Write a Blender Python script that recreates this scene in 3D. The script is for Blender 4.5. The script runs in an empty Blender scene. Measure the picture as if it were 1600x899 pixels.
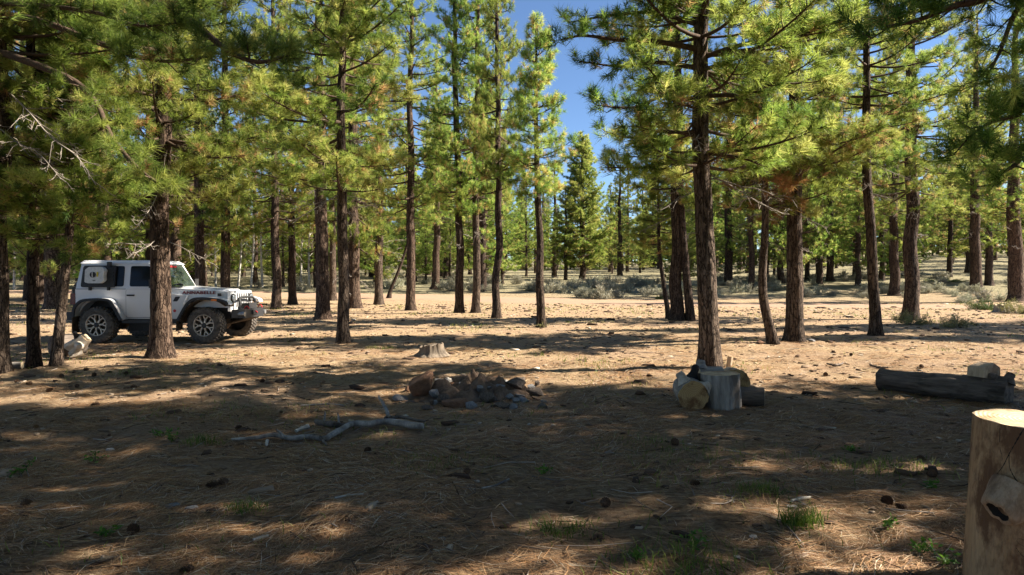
import bpy, bmesh, math, random
import numpy as np
from mathutils import Vector, Matrix
R_ = math.radians
rng = np.random.default_rng(11)
random.seed(11)
scn = bpy.context.scene
COL = scn.collection

# ------------------------------------------------------------------ camera, sky, sun, exposure
F_PX = 1067.0          # focal length in pixels of the 1600 px wide photograph (24 mm full frame)
CAM_H = 1.5
PITCH = 1.05
cam_d = bpy.data.cameras.new('camera'); cam = bpy.data.objects.new('camera', cam_d); COL.objects.link(cam)
cam_d.lens = 24.0; cam_d.sensor_width = 36.0; cam_d.sensor_fit = 'HORIZONTAL'
cam_d.clip_start = 0.05; cam_d.clip_end = 3000
cam.location = (0, 0, CAM_H); cam.rotation_euler = (R_(90 - PITCH), 0, 0)
scn.camera = cam
SUN_AZ = 4.0          # degrees from +X, negative = towards the camera's side
SUN_EL = 38.0
w = bpy.data.worlds.new('World'); scn.world = w; w.use_nodes = True
nt = w.node_tree; nt.nodes.clear()
sky = nt.nodes.new('ShaderNodeTexSky'); sky.sky_type = 'NISHITA'; sky.sun_disc = False
sky.sun_elevation = R_(SUN_EL); sky.sun_rotation = R_(90 - SUN_AZ)
sky.altitude = 2400; sky.air_density = 1.0; sky.dust_density = 0.0; sky.ozone_density = 4.5
bg = nt.nodes.new('ShaderNodeBackground'); bg.inputs['Strength'].default_value = 0.055
wo = nt.nodes.new('ShaderNodeOutputWorld')
nt.links.new(sky.outputs[0], bg.inputs[0]); nt.links.new(bg.outputs[0], wo.inputs[0])
sd = bpy.data.lights.new('sun', 'SUN'); so = bpy.data.objects.new('sun', sd); COL.objects.link(so)
sd.energy = 5.0; sd.angle = R_(0.53); sd.color = (1.0, 0.905, 0.77)
a_, e_ = R_(SUN_AZ), R_(SUN_EL)
SUNV = Vector((math.cos(a_) * math.cos(e_), math.sin(a_) * math.cos(e_), math.sin(e_)))
so.rotation_euler = SUNV.to_track_quat('Z', 'Y').to_euler()
so.location = SUNV * 60
scn.view_settings.view_transform = 'Standard'; scn.view_settings.look = 'None'
scn.view_settings.exposure = 1.8; scn.view_settings.gamma = 1.0
scn.view_settings.use_curve_mapping = False
scn.cycles.max_bounces = 4; scn.cycles.diffuse_bounces = 1; scn.cycles.transmission_bounces = 3
scn.cycles.use_denoising = True; scn.cycles.use_adaptive_sampling = True; scn.cycles.adaptive_threshold = 0.01; scn.cycles.debug_use_spatial_splits = True

# ------------------------------------------------------------------ helpers
def hash3(i, j, k):
    n = (i * 374761393 + j * 668265263 + k * 2147483647 + 1013904223) & 0xffffffff
    n = ((n ^ (n >> 13)) * 1274126177) & 0xffffffff
    n = n ^ (n >> 16)
    return (n & 0xffff) / 65535.0

def vnoise(x, y, z):
    x, y, z = np.broadcast_arrays(np.asarray(x, float), np.asarray(y, float), np.asarray(z, float))
    xi = np.floor(x).astype(np.int64); yi = np.floor(y).astype(np.int64); zi = np.floor(z).astype(np.int64)
    fx = x - xi; fy = y - yi; fz = z - zi
    fx = fx * fx * (3 - 2 * fx); fy = fy * fy * (3 - 2 * fy); fz = fz * fz * (3 - 2 * fz)
    r = 0
    for a in (0, 1):
        for b in (0, 1):
            for c in (0, 1):
                r = r + hash3(xi + a, yi + b, zi + c) * (fx if a else 1 - fx) * (fy if b else 1 - fy) * (fz if c else 1 - fz)
    return r * 2 - 1

def sstep(a, b, x):
    t = np.clip((x - a) / (b - a), 0, 1)
    return t * t * (3 - 2 * t)

def terr(x, y):
    x = np.asarray(x, float); y = np.asarray(y, float)
    az = x / np.maximum(y, 20.0)
    slope = 0.036 + 0.030 * sstep(0.15, 0.7, az) - 0.006 * sstep(0.1, 0.7, -az)
    yy = np.clip(y, 0, 170)
    rise = slope * np.maximum(0, yy - 34) * sstep(30, 60, yy)
    near = np.exp(-((y - 7) / 18.0) ** 2)
    h = rise + 0.045 * vnoise(x * 0.45 + 3, y * 0.45 + 7, 0.3)
    h = h + 0.10 * vnoise(x * 0.09, y * 0.09 + 2, 4.3) * sstep(12, 45, y)
    h = h + near * (0.030 * vnoise(x * 1.9, y * 1.9, 1.7) + 0.022 * vnoise(x * 5.3, y * 5.3, 2.7) + 0.013 * vnoise(x * 12, y * 12, 8.7))
    return h

cp, sp = math.cos(R_(PITCH)), math.sin(R_(PITCH))
def ray(px, py):
    u = (px - 800.0) / F_PX; v = (449.5 - py) / F_PX
    return np.array([u, cp + v * sp, -sp + v * cp])
def P(px, py, Y):
    d = ray(px, py)
    return np.array([0, 0, CAM_H]) + d * (Y / d[1])
_marchY = np.concatenate([np.arange(2.0, 20, 0.02), np.arange(20, 60, 0.06), np.arange(60, 170, 0.2)])
def G(px, py):
    d = ray(px, py)
    t = _marchY / d[1]
    X = d[0] * t; Z = CAM_H + d[2] * t
    hit = np.nonzero(Z <= terr(X, _marchY))[0]
    k = hit[0] if len(hit) else len(t) - 1
    return np.array([X[k], _marchY[k], float(terr(X[k], _marchY[k]))])

class Geo:
    """collects vertices, triangles and quads as numpy arrays"""
    def __init__(s):
        s.V = []; s.T = []; s.Q = []; s.tm = []; s.qm = []; s.A = []; s.n = 0
    def add(s, V, T=None, Q=None, m=0, a=0.5):
        V = np.asarray(V, float).reshape(-1, 3)
        if T is not None and len(T):
            T = np.asarray(T, np.int64).reshape(-1, 3) + s.n; s.T.append(T); s.tm.append(np.full(len(T), m))
        if Q is not None and len(Q):
            Q = np.asarray(Q, np.int64).reshape(-1, 4) + s.n; s.Q.append(Q); s.qm.append(np.full(len(Q), m))
        s.V.append(V); s.A.append(np.broadcast_to(np.asarray(a, float), (len(V),)))
        s.n += len(V)
    def mesh(s, name, mats, smooth=True):
        me = bpy.data.meshes.new(name)
        V = np.concatenate(s.V) if s.V else np.zeros((0, 3))
        T = np.concatenate(s.T) if s.T else np.zeros((0, 3), np.int64)
        Q = np.concatenate(s.Q) if s.Q else np.zeros((0, 4), np.int64)
        mi = np.concatenate(s.tm + s.qm) if (s.tm or s.qm) else np.zeros(0)
        me.vertices.add(len(V)); me.vertices.foreach_set('co', V.astype(np.float32).ravel())
        nl = T.size + Q.size
        me.loops.add(nl); me.loops.foreach_set('vertex_index', np.concatenate([T.ravel(), Q.ravel()]).astype(np.int32))
        st = np.concatenate([np.arange(len(T)) * 3, T.size + np.arange(len(Q)) * 4]).astype(np.int32)
        me.polygons.add(len(st)); me.polygons.foreach_set('loop_start', st)
        me.polygons.foreach_set('material_index', mi.astype(np.int32))
        if smooth: me.polygons.foreach_set('use_smooth', np.ones(len(st), bool))
        for m in mats: me.materials.append(m)
        at = me.attributes.new('tint', 'FLOAT', 'POINT')
        at.data.foreach_set('value', np.concatenate(s.A).astype(np.float32))
        me.update(calc_edges=True)
        return me

def ob(name, mesh, parent=None, loc=(0, 0, 0), rot=(0, 0, 0), scale=(1, 1, 1)):
    o = bpy.data.objects.new(name, mesh); COL.objects.link(o)
    o.location = tuple(float(v) for v in loc); o.rotation_euler = rot; o.scale = scale
    if parent: o.parent = parent
    return o
def tag(o, label, cat, group=None, kind=None):
    o['label'] = label
    if cat: o['category'] = cat
    if group: o['group'] = group
    if kind: o['kind'] = kind
    return o
def unit(v):
    v = np.asarray(v, float); return v / (np.linalg.norm(v, axis=-1, keepdims=True) + 1e-9)

def spline(pts, n):
    pts = np.asarray(pts, float)
    if len(pts) == 2: return pts[0] + (pts[1] - pts[0]) * np.linspace(0, 1, n)[:, None]
    p = np.vstack([2 * pts[0] - pts[1], pts, 2 * pts[-1] - pts[-2]])
    m = len(pts) - 1
    out = []
    for t in np.linspace(0, m - 1e-6, n):
        i = int(t); f = t - i
        a, b, c, d = p[i], p[i + 1], p[i + 2], p[i + 3]
        out.append(0.5 * (2 * b + (c - a) * f + (2 * a - 5 * b + 4 * c - d) * f * f + (3 * b - a - 3 * c + d) * f ** 3))
    return np.array(out)

def frames(pts):
    t = unit(np.gradient(pts, axis=0))
    ref = np.array([0, 0, 1.0]) if abs(t.mean(0)[2]) < 0.75 else np.array([1.0, 0, 0])
    n = unit(np.cross(t, ref)); b = np.cross(t, n)
    return t, n, b

def tube_arr(pts, rad, sides, dis=None):
    pts = np.asarray(pts, float); k = len(pts)
    t, n, b = frames(pts)
    th = np.linspace(0, 2 * math.pi, sides, endpoint=False)
    r = np.asarray(rad, float).reshape(k, 1) * np.ones((1, sides))
    if dis is not None: r = r * (1 + dis)
    V = pts[:, None] + (np.cos(th)[None, :, None] * n[:, None] + np.sin(th)[None, :, None] * b[:, None]) * r[:, :, None]
    i = np.arange(k - 1)[:, None] * sides; j = np.arange(sides)[None]; j2 = (j + 1) % sides
    Q = np.stack([i + j, i + j2, i + sides + j2, i + sides + j], -1).reshape(-1, 4)
    return V.reshape(-1, 3), Q
def add_tube(g, pts, rad, sides=6, m=0, dis=None, caps=True, a=0.5):
    V, Q = tube_arr(pts, rad, sides, dis)
    k = len(pts)
    g.add(V, None, Q, m, a)
    if caps:
        for e, fl in ((0, True), (k - 1, False)):
            ring = V[e * sides:(e + 1) * sides]; c = ring.mean(0)
            j = np.arange(sides); j2 = (j + 1) % sides
            T = np.stack([np.full(sides, sides), j2, j] if not fl else [np.full(sides, sides), j, j2], -1)
            g.add(np.vstack([ring, c]), T, None, m, a)

def add_box(g, c, s, m=0, rz=0.0, a=0.5, ry=0.0):
    x, y, z = np.array(s) / 2
    V = np.array([[sx * x, sy * y, sz * z] for sz in (-1, 1) for sy in (-1, 1) for sx in (-1, 1)])
    if ry: V = V @ np.array(Matrix.Rotation(ry, 3, 'Y')).T
    if rz: V = V @ np.array(Matrix.Rotation(rz, 3, 'Z')).T
    g.add(V + np.array(c), None, [[0, 2, 3, 1], [4, 5, 7, 6], [0, 1, 5, 4], [2, 6, 7, 3], [0, 4, 6, 2], [1, 3, 7, 5]], m, a)

# ------------------------------------------------------------------ materials
class NM:
    def __init__(s, name):
        s.m = bpy.data.materials.new(name); s.m.use_nodes = True
        s.t = s.m.node_tree; s.b = s.t.nodes['Principled BSDF']; s.o = s.t.nodes['Material Output']
    def n(s, typ, ins=None, **kw):
        nd = s.t.nodes.new(typ)
        for k, v in kw.items(): setattr(nd, k, v)
        for k, v in (ins or {}).items():
            if isinstance(v, bpy.types.NodeSocket): s.t.links.new(v, nd.inputs[k])
            else: nd.inputs[k].default_value = v
        return nd
    def link(s, a, b): s.t.links.new(a, b)
    def ramp(s, fac, stops, interp='LINEAR'):
        nd = s.n('ShaderNodeValToRGB', {'Fac': fac}); cr = nd.color_ramp; cr.interpolation = interp
        while len(cr.elements) < len(stops): cr.elements.new(0.5)
        for e, (p, c) in zip(cr.elements, stops):
            e.position = p; e.color = (c[0], c[1], c[2], 1) if len(c) == 3 else c
        return nd.outputs['Color']
    def mix(s, f, a, b, bt='MIX'):
        nd = s.n('ShaderNodeMix', data_type='RGBA', blend_type=bt)
        for i, v in ((0, f), (6, a), (7, b)):
            if isinstance(v, bpy.types.NodeSocket): s.t.links.new(v, nd.inputs[i])
            else: nd.inputs[i].default_value = v if i == 0 else ((*v, 1) if len(v) == 3 else v)
        return nd.outputs[2]
    def math(s, op, a, b=0.0):
        nd = s.n('ShaderNodeMath', operation=op)
        for i, v in ((0, a), (1, b)):
            if isinstance(v, bpy.types.NodeSocket): s.t.links.new(v, nd.inputs[i])
            else: nd.inputs[i].default_value = v
        return nd.outputs[0]
    def noise(s, vec, scale, detail=4, rough=0.55):
        return s.n('ShaderNodeTexNoise', {'Vector': vec, 'Scale': scale, 'Detail': detail, 'Roughness': rough}).outputs['Fac']
    def coord(s, scale=(1, 1, 1), which='Object'):
        tc = s.n('ShaderNodeTexCoord')
        return s.n('ShaderNodeMapping', {'Vector': tc.outputs[which], 'Scale': scale}).outputs[0]
    def bump(s, h, strength=0.5, dist=0.02):
        b = s.n('ShaderNodeBump', {'Height': h, 'Strength': strength, 'Distance': dist})
        s.link(b.outputs[0], s.b.inputs['Normal'])
    def rnd(s): return s.n('ShaderNodeObjectInfo').outputs['Random']
    def tint(s): return s.n('ShaderNodeAttribute', attribute_name='tint').outputs['Fac']
    def base(s, c, rough=0.8, spec=0.3):
        if isinstance(c, bpy.types.NodeSocket): s.link(c, s.b.inputs['Base Color'])
        else: s.b.inputs['Base Color'].default_value = (*c, 1)
        if isinstance(rough, bpy.types.NodeSocket): s.link(rough, s.b.inputs['Roughness'])
        else: s.b.inputs['Roughness'].default_value = rough
        s.b.inputs['Specular IOR Level'].default_value = spec
        return s

def plain(name, c, rough=0.6, spec=0.4, metal=0.0, nscale=14.0, var=0.25):
    m = NM(name); v = m.noise(m.coord(), nscale, 5)
    lo = tuple(x * (1 - var) for x in c); hi = tuple(min(1, x * (1 + var * 0.6)) for x in c)
    m.base(m.ramp(v, [(0.3, lo), (0.7, hi)]), rough, spec); m.b.inputs['Metallic'].default_value = metal
    return m.m

def needle_mat(name, stops, trans=0.6, jitter=True):
    m = NM(name)
    t = m.tint()
    c = m.ramp(t, stops)
    if jitter:
        r = m.rnd()
        hs = m.n('ShaderNodeHueSaturation', {'Color': c, 'Hue': m.math('ADD', m.math('MULTIPLY', r, 0.035), 0.4825),
                                             'Value': m.math('ADD', m.math('MULTIPLY', r, 0.5), 0.75)})
        c = hs.outputs[0]
    m.base(c, 0.55, 0.35)
    tr = m.n('ShaderNodeBsdfTranslucent', {'Color': c})
    mx = m.n('ShaderNodeMixShader', {0: trans, 1: m.b.outputs[0], 2: tr.outputs[0]})
    m.link(mx.outputs[0], m.o.inputs[0])
    return m.m

M = {}
NEEDLE = [(0.0, (0.060, 0.115, 0.020)), (0.30, (0.175, 0.260, 0.045)), (0.60, (0.355, 0.425, 0.085)), (0.88, (0.55, 0.55, 0.16)),
          (0.93, (0.55, 0.42, 0.18)), (1.0, (0.48, 0.26, 0.11))]
M['needles'] = needle_mat('pine_needles', NEEDLE)
M['needles_brown'] = needle_mat('browning_needles', [(0.0, (0.06, 0.11, 0.018)), (0.5, (0.26, 0.29, 0.05)), (0.75, (0.40, 0.32, 0.10)), (1.0, (0.42, 0.22, 0.08))])

def bark(name, ridge, mid, furrow, sc=9.0, bump=1.0):
    m = NM(name)
    tcz = m.n('ShaderNodeTexCoord').outputs['Object']
    wob = m.n('ShaderNodeTexNoise', {'Vector': m.coord((1, 1, 0.35)), 'Scale': 7.0, 'Detail': 4, 'Roughness': 0.6}).outputs['Color']
    wv = m.n('ShaderNodeVectorMath', {0: wob, 'Scale': 0.22}, operation='SCALE').outputs[0]
    vv = m.n('ShaderNodeVectorMath', {0: m.coord((1, 1, 0.16)), 1: wv}, operation='ADD').outputs[0]
    vor = m.n('ShaderNodeTexVoronoi', {'Vector': vv, 'Scale': sc * 1.7}, feature='DISTANCE_TO_EDGE').outputs['Distance']
    rid = m.noise(m.coord((1, 1, 0.10)), 26, 5, 0.6)
    fine = m.noise(m.coord((1, 1, 0.3)), 70, 6, 0.7)
    flake = m.noise(m.coord((1, 1, 1.6)), 18, 4, 0.65)
    big = m.noise(m.coord((1, 1, 0.4)), 2.2, 3)
    edge = m.math('MULTIPLY', m.ramp(vor, [(0.0, (0, 0, 0)), (0.13, (1, 1, 1))]), m.ramp(rid, [(0.33, (0.12, 0.12, 0.12)), (0.52, (1, 1, 1))]))
    col = m.mix(m.ramp(m.math('ADD', m.math('MULTIPLY', fine, 0.6), m.math('MULTIPLY', flake, 0.4)), [(0.38, (0, 0, 0)), (0.62, (1, 1, 1))]), mid, ridge)
    col = m.mix(m.ramp(big, [(0.4, (0, 0, 0)), (0.62, (1, 1, 1))]), col, m.mix(0.5, col, tuple(0.6 * x for x in mid)))
    col = m.mix(edge, furrow, col)
    r = m.rnd()
    col = m.n('ShaderNodeHueSaturation', {'Color': col, 'Value': m.math('ADD', m.math('MULTIPLY', r, 0.5), 0.75)}).outputs[0]
    m.base(col, 0.92, 0.15)
    h = m.math('ADD', m.math('MULTIPLY', edge, 0.8), m.math('ADD', m.math('MULTIPLY', fine, 0.4), m.math('MULTIPLY', flake, 0.4)))
    m.bump(h, bump, 0.03)
    return m.m
M['bark'] = bark('grey_brown_bark', (0.225, 0.170, 0.128), (0.100, 0.069, 0.049), (0.018, 0.012, 0.009))
M['bark_red'] = bark('reddish_bark', (0.21, 0.148, 0.106), (0.100, 0.064, 0.045), (0.018, 0.011, 0.008))
M['bark_dark'] = bark('dark_bark', (0.16, 0.115, 0.085), (0.075, 0.050, 0.036), (0.015, 0.010, 0.008))
M['limb'] = plain('limb_bark', (0.085, 0.058, 0.042), 0.9, 0.15, 0, 30, 0.5)
M['dead'] = plain('dead_grey_twig', (0.26, 0.225, 0.19), 0.9, 0.15, 0, 25, 0.35)
M['aspen'] = plain('pale_aspen_bark', (0.52, 0.49, 0.42), 0.85, 0.2, 0, 9, 0.45)
M['aspen_leaf'] = needle_mat('yellow_leaves', [(0.0, (0.12, 0.16, 0.02)), (0.5, (0.30, 0.29, 0.04)), (1.0, (0.52, 0.34, 0.04))], 0.45)
M['sage'] = needle_mat('sagebrush_leaves', [(0.0, (0.20, 0.20, 0.12)), (0.5, (0.36, 0.345, 0.24)), (1.0, (0.54, 0.50, 0.37))], 0.2)
M['sage_wood'] = plain('sagebrush_twig', (0.22, 0.19, 0.16), 0.9)
M['grass'] = needle_mat('grass_blades', [(0.0, (0.05, 0.10, 0.012)), (0.45, (0.13, 0.20, 0.025)), (0.7, (0.30, 0.30, 0.07)), (1.0, (0.50, 0.40, 0.19))], 0.4, False)
M['leaf'] = needle_mat('seedling_leaves', [(0.0, (0.04, 0.11, 0.012)), (1.0, (0.13, 0.25, 0.03))], 0.4, False)
M['litter'] = needle_mat('fallen_needles', [(0.0, (0.085, 0.048, 0.026)), (0.35, (0.22, 0.112, 0.050)), (0.65, (0.38, 0.210, 0.092)), (0.9, (0.49, 0.36, 0.215)), (1.0, (0.56, 0.47, 0.35))], 0.1, False)

# ground: duff, straw and bare soil, with foreground shade painted in
m = NM('forest_floor')
wc = m.coord((1, 1, 1))
big = m.noise(wc, 0.42, 4, 0.6); mid = m.noise(wc, 2.4, 6, 0.65); fin = m.noise(wc, 16, 8, 0.75); tiny = m.noise(wc, 62, 4, 0.7)
st1 = m.noise(m.coord((1, 4.5, 1)), 9, 6, 0.7)
col = m.ramp(fin, [(0.30, (0.15, 0.085, 0.045)), (0.45, (0.37, 0.255, 0.145)), (0.60, (0.545, 0.405, 0.250)), (0.78, (0.68, 0.55, 0.38))])
soil = m.ramp(mid, [(0.3, (0.28, 0.18, 0.115)), (0.7, (0.52, 0.37, 0.245))])
col = m.mix(m.ramp(big, [(0.42, (0, 0, 0)), (0.60, (0.75, 0.75, 0.75))]), col, soil)
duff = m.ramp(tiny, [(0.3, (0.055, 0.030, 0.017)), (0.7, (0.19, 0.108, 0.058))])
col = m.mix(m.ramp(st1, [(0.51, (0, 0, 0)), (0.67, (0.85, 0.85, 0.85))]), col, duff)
mot = m.noise(m.coord((1, 1.6, 1)), 1.3, 7, 0.72)
col = m.mix(m.ramp(mot, [(0.50, (0, 0, 0)), (0.64, (0.32, 0.32, 0.32))]), col, (0.22, 0.145, 0.085))
vo = m.n('ShaderNodeTexVoronoi', {'Vector': wc, 'Scale': 9.0, 'Randomness': 1.0})
spk = m.ramp(vo.outputs['Distance'], [(0.09, (1, 1, 1)), (0.15, (0, 0, 0))])
vcol = m.ramp(vo.outputs['Color'], [(0.25, (0.05, 0.03, 0.022)), (0.55, (0.30, 0.20, 0.13)), (0.8, (0.62, 0.53, 0.42))], 'CONSTANT')
col = m.mix(spk, col, vcol)
tg = m.noise(wc, 0.9, 5, 0.7)
col = m.mix(m.math('MULTIPLY', m.ramp(tg, [(0.56, (0, 0, 0)), (0.70, (1, 1, 1))]), 0.33), col, (0.20, 0.20, 0.06))
wy = m.n('ShaderNodeSeparateXYZ', {0: m.n('ShaderNodeTexCoord').outputs['Object']}).outputs[1]
far = m.math('ADD', wy, m.math('MULTIPLY', m.noise(wc, 0.12, 4), 24.0))
dry = m.ramp(fin, [(0.3, (0.11, 0.10, 0.055)), (0.7, (0.36, 0.325, 0.20))])
col = m.mix(m.ramp(m.math('MULTIPLY', far, 0.01), [(0.50, (0, 0, 0)), (0.60, (0.9, 0.9, 0.9))]), col, dry)
lit = m.math('MULTIPLY', m.ramp(m.math('MULTIPLY', m.math('ADD', wy, m.math('MULTIPLY', m.noise(wc, 0.5, 4), 8.0)), 0.05), [(0.35, (1, 1, 1)), (0.80, (0, 0, 0))]), m.ramp(st1, [(0.38, (0.35, 0.35, 0.35)), (0.58, (1, 1, 1))]))  # near mask: more duff there, plus foreground shade put into the colour
col = m.mix(m.math('MULTIPLY', lit, 0.68), col, duff)  # more duff in the near ground, with foreground shade in the colour
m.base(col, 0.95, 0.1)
m.bump(m.math('ADD', m.math('MULTIPLY', fin, 1.0), m.math('ADD', m.math('MULTIPLY', tiny, 0.5), mid)), 1.0, 0.06)
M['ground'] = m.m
m = NM('red_dirt'); wc = m.coord()
a = m.noise(wc, 0.5, 5, 0.6); b = m.noise(wc, 7, 7, 0.7)
c = m.mix(b, (0.27, 0.165, 0.11), (0.42, 0.285, 0.20)); c = m.mix(m.ramp(a, [(0.4, (0, 0, 0)), (0.65, (0.6, 0.6, 0.6))]), c, (0.36, 0.26, 0.16))
m.base(c, 0.95, 0.1); m.bump(b, 0.8, 0.04); M['road'] = m.m

def wood_mat(name, c1, c2, stain, stain_amt, axis=(1, 1, 0.12), sc=12.0):
    m = NM(name); v = m.coord(axis)
    n1 = m.noise(v, sc, 6, 0.65); n2 = m.noise(m.coord((1, 1, 0.5)), 3.2, 5, 0.65); n3 = m.noise(v, sc * 6, 4, 0.7)
    c = m.mix(m.ramp(n1, [(0.3, (0, 0, 0)), (0.7, (1, 1, 1))]), c1, c2)
    c = m.mix(m.math('MULTIPLY', m.ramp(n3, [(0.45, (0, 0, 0)), (0.7, (1, 1, 1))]), 0.35), c, tuple(x * 0.5 for x in c1))
    c = m.mix(m.math('MULTIPLY', m.ramp(n2, [(0.50, (0, 0, 0)), (0.60, (1, 1, 1))]), stain_amt), c, stain)
    m.base(c, 0.8, 0.25); m.bump(m.math('ADD', n1, m.math('MULTIPLY', n3, 0.4)), 0.6, 0.015)
    return m.m
M['wood_pale'] = wood_mat('peeled_pale_wood', (0.42, 0.31, 0.20), (0.58, 0.46, 0.33), (0.15, 0.085, 0.045), 0.75)
M['wood_grey'] = wood_mat('weathered_grey_wood', (0.13, 0.115, 0.10), (0.42, 0.385, 0.34), (0.08, 0.06, 0.048), 0.75)
M['wood_white'] = wood_mat('bleached_wood', (0.46, 0.40, 0.32), (0.62, 0.57, 0.49), (0.22, 0.15, 0.09), 0.6)
M['wood_dark'] = wood_mat('dark_rotten_wood', (0.05, 0.038, 0.030), (0.22, 0.175, 0.14), (0.02, 0.016, 0.013), 0.7)
M['wood_stump'] = wood_mat('split_stump_wood', (0.10, 0.075, 0.055), (0.30, 0.24, 0.175), (0.04, 0.03, 0.02), 0.7, (1, 1, 0.06), 26)
M['wood_knot'] = wood_mat('grey_knot_wood', (0.24, 0.165, 0.10), (0.46, 0.355, 0.25), (0.10, 0.06, 0.038), 0.85, (1, 1, 0.5), 22)
M['char'] = plain('charred_wood', (0.016, 0.014, 0.013), 0.8, 0.3, 0, 20, 0.5)
def end_mat(name, c1, c2, dark):
    m = NM(name); tc = m.n('ShaderNodeTexCoord').outputs['Object']
    sx = m.n('ShaderNodeSeparateXYZ', {0: tc})
    n = m.noise(tc, 7, 4)
    r = m.math('SQRT', m.math('ADD', m.math('MULTIPLY', sx.outputs[0], sx.outputs[0]), m.math('MULTIPLY', sx.outputs[1], sx.outputs[1])))
    r = m.math('ADD', r, m.math('MULTIPLY', n, 0.03))
    rings = m.math('SINE', m.math('MULTIPLY', r, 330.0))
    c = m.mix(m.math('ADD', m.math('MULTIPLY', rings, 0.35), 0.5), c1, c2)
    c = m.mix(m.ramp(m.noise(tc, 5, 5, 0.6), [(0.48, (0, 0, 0)), (0.62, (0.9, 0.9, 0.9))]), c, dark)
    m.base(c, 0.85, 0.2); m.bump(m.math('ADD', rings, m.noise(tc, 60, 4)), 0.3, 0.004)
    return m.m
M['end_pale'] = end_mat('sawn_end_pale', (0.46, 0.34, 0.20), (0.62, 0.50, 0.34), (0.30, 0.18, 0.09))
M['end_brown'] = end_mat('sawn_end_brown', (0.30, 0.19, 0.085), (0.44, 0.30, 0.14), (0.12, 0.055, 0.025))
def rock_mat(name, c1, c2):
    m = NM(name); v = m.coord()
    n = m.noise(v, 6, 6, 0.65); n2 = m.noise(v, 34, 5, 0.7)
    c = m.mix(m.ramp(n, [(0.35, (0, 0, 0)), (0.65, (1, 1, 1))]), c1, c2)
    c = m.mix(m.math('MULTIPLY', m.ramp(n2, [(0.45, (0, 0, 0)), (0.75, (1, 1, 1))]), 0.5), c, tuple(x * 0.45 for x in c1))
    m.base(c, 0.9, 0.2); m.bump(m.math('ADD', n, m.math('MULTIPLY', n2, 0.6)), 0.8, 0.02)
    return m.m
M['rock_grey'] = rock_mat('grey_stone', (0.17, 0.165, 0.165), (0.33, 0.32, 0.31))
M['rock_red'] = rock_mat('rust_red_stone', (0.15, 0.080, 0.048), (0.26, 0.145, 0.088))
M['rock_dark'] = rock_mat('sooty_stone', (0.075, 0.058, 0.046), (0.19, 0.15, 0.12))
M['rock_pale'] = rock_mat('pale_stone', (0.42, 0.37, 0.31), (0.62, 0.57, 0.50))
M['ash'] = rock_mat('ash_and_soil', (0.075, 0.05, 0.035), (0.21, 0.145, 0.10))
M['cone'] = plain('cone_scales', (0.10, 0.058, 0.035), 0.8, 0.2, 0, 60, 0.5)
M['cone_tan'] = plain('cone_scales_tan', (0.30, 0.16, 0.07), 0.8, 0.2, 0, 60, 0.5)  # lighter orange-tan version of the cone colour

# ------------------------------------------------------------------ ground and road
def grow(a, b, s0, k):
    out = [a]; s = s0
    while out[-1] < b: out.append(out[-1] + s); s *= k
    return np.array(out)
xs = grow(8.5, 700, 0.1, 1.13); xs = np.concatenate([-xs[::-1], np.arange(-8.4, 8.45, 0.075), xs])
ys = np.concatenate([-grow(-1.6, 150, 0.15, 1.25)[::-1], np.arange(1.75, 12.5, 0.065), grow(12.56, 800, 0.07, 1.05)])
XX, YY = np.meshgrid(xs, ys)
g = Geo(); nx, ny = len(xs), len(ys)
i = np.arange(ny - 1)[:, None] * nx; j = np.arange(nx - 1)[None]
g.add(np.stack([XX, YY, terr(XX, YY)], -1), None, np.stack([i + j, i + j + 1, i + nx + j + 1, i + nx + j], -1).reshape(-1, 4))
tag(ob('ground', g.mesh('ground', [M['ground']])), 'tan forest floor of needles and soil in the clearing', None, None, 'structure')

# the red dirt road that passes behind the clearing
rc = spline([(-70, 47), (-30, 47.5), (-8, 43), (6, 37.5), (18, 33.5), (34, 31), (60, 30)], 160)
rt = unit(np.gradient(rc, axis=0)); rn = np.stack([-rt[:, 1], rt[:, 0]], -1)
ww = np.linspace(-2.6, 2.6, 9)
pts = rc[:, None] + rn[:, None] * (ww[None, :, None] + 0.5 * vnoise(np.arange(160)[:, None] * 0.6, np.sign(ww)[None, :, ] * 3, 1.0)[..., None] * (abs(ww) > 2)[None, :, None])
z = terr(pts[..., 0], pts[..., 1]) + 0.035 - 0.05 * (abs(ww) > 2.5)[None]
g = Geo(); i = np.arange(159)[:, None] * 9; j = np.arange(8)[None]
g.add(np.concatenate([pts, z[..., None]], -1), None, np.stack([i + j, i + j + 1, i + 9 + j + 1, i + 9 + j], -1).reshape(-1, 4))
tag(ob('road', g.mesh('road', [M['road']])), 'reddish dirt road running behind the clearing', None, None, 'structure')

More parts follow.
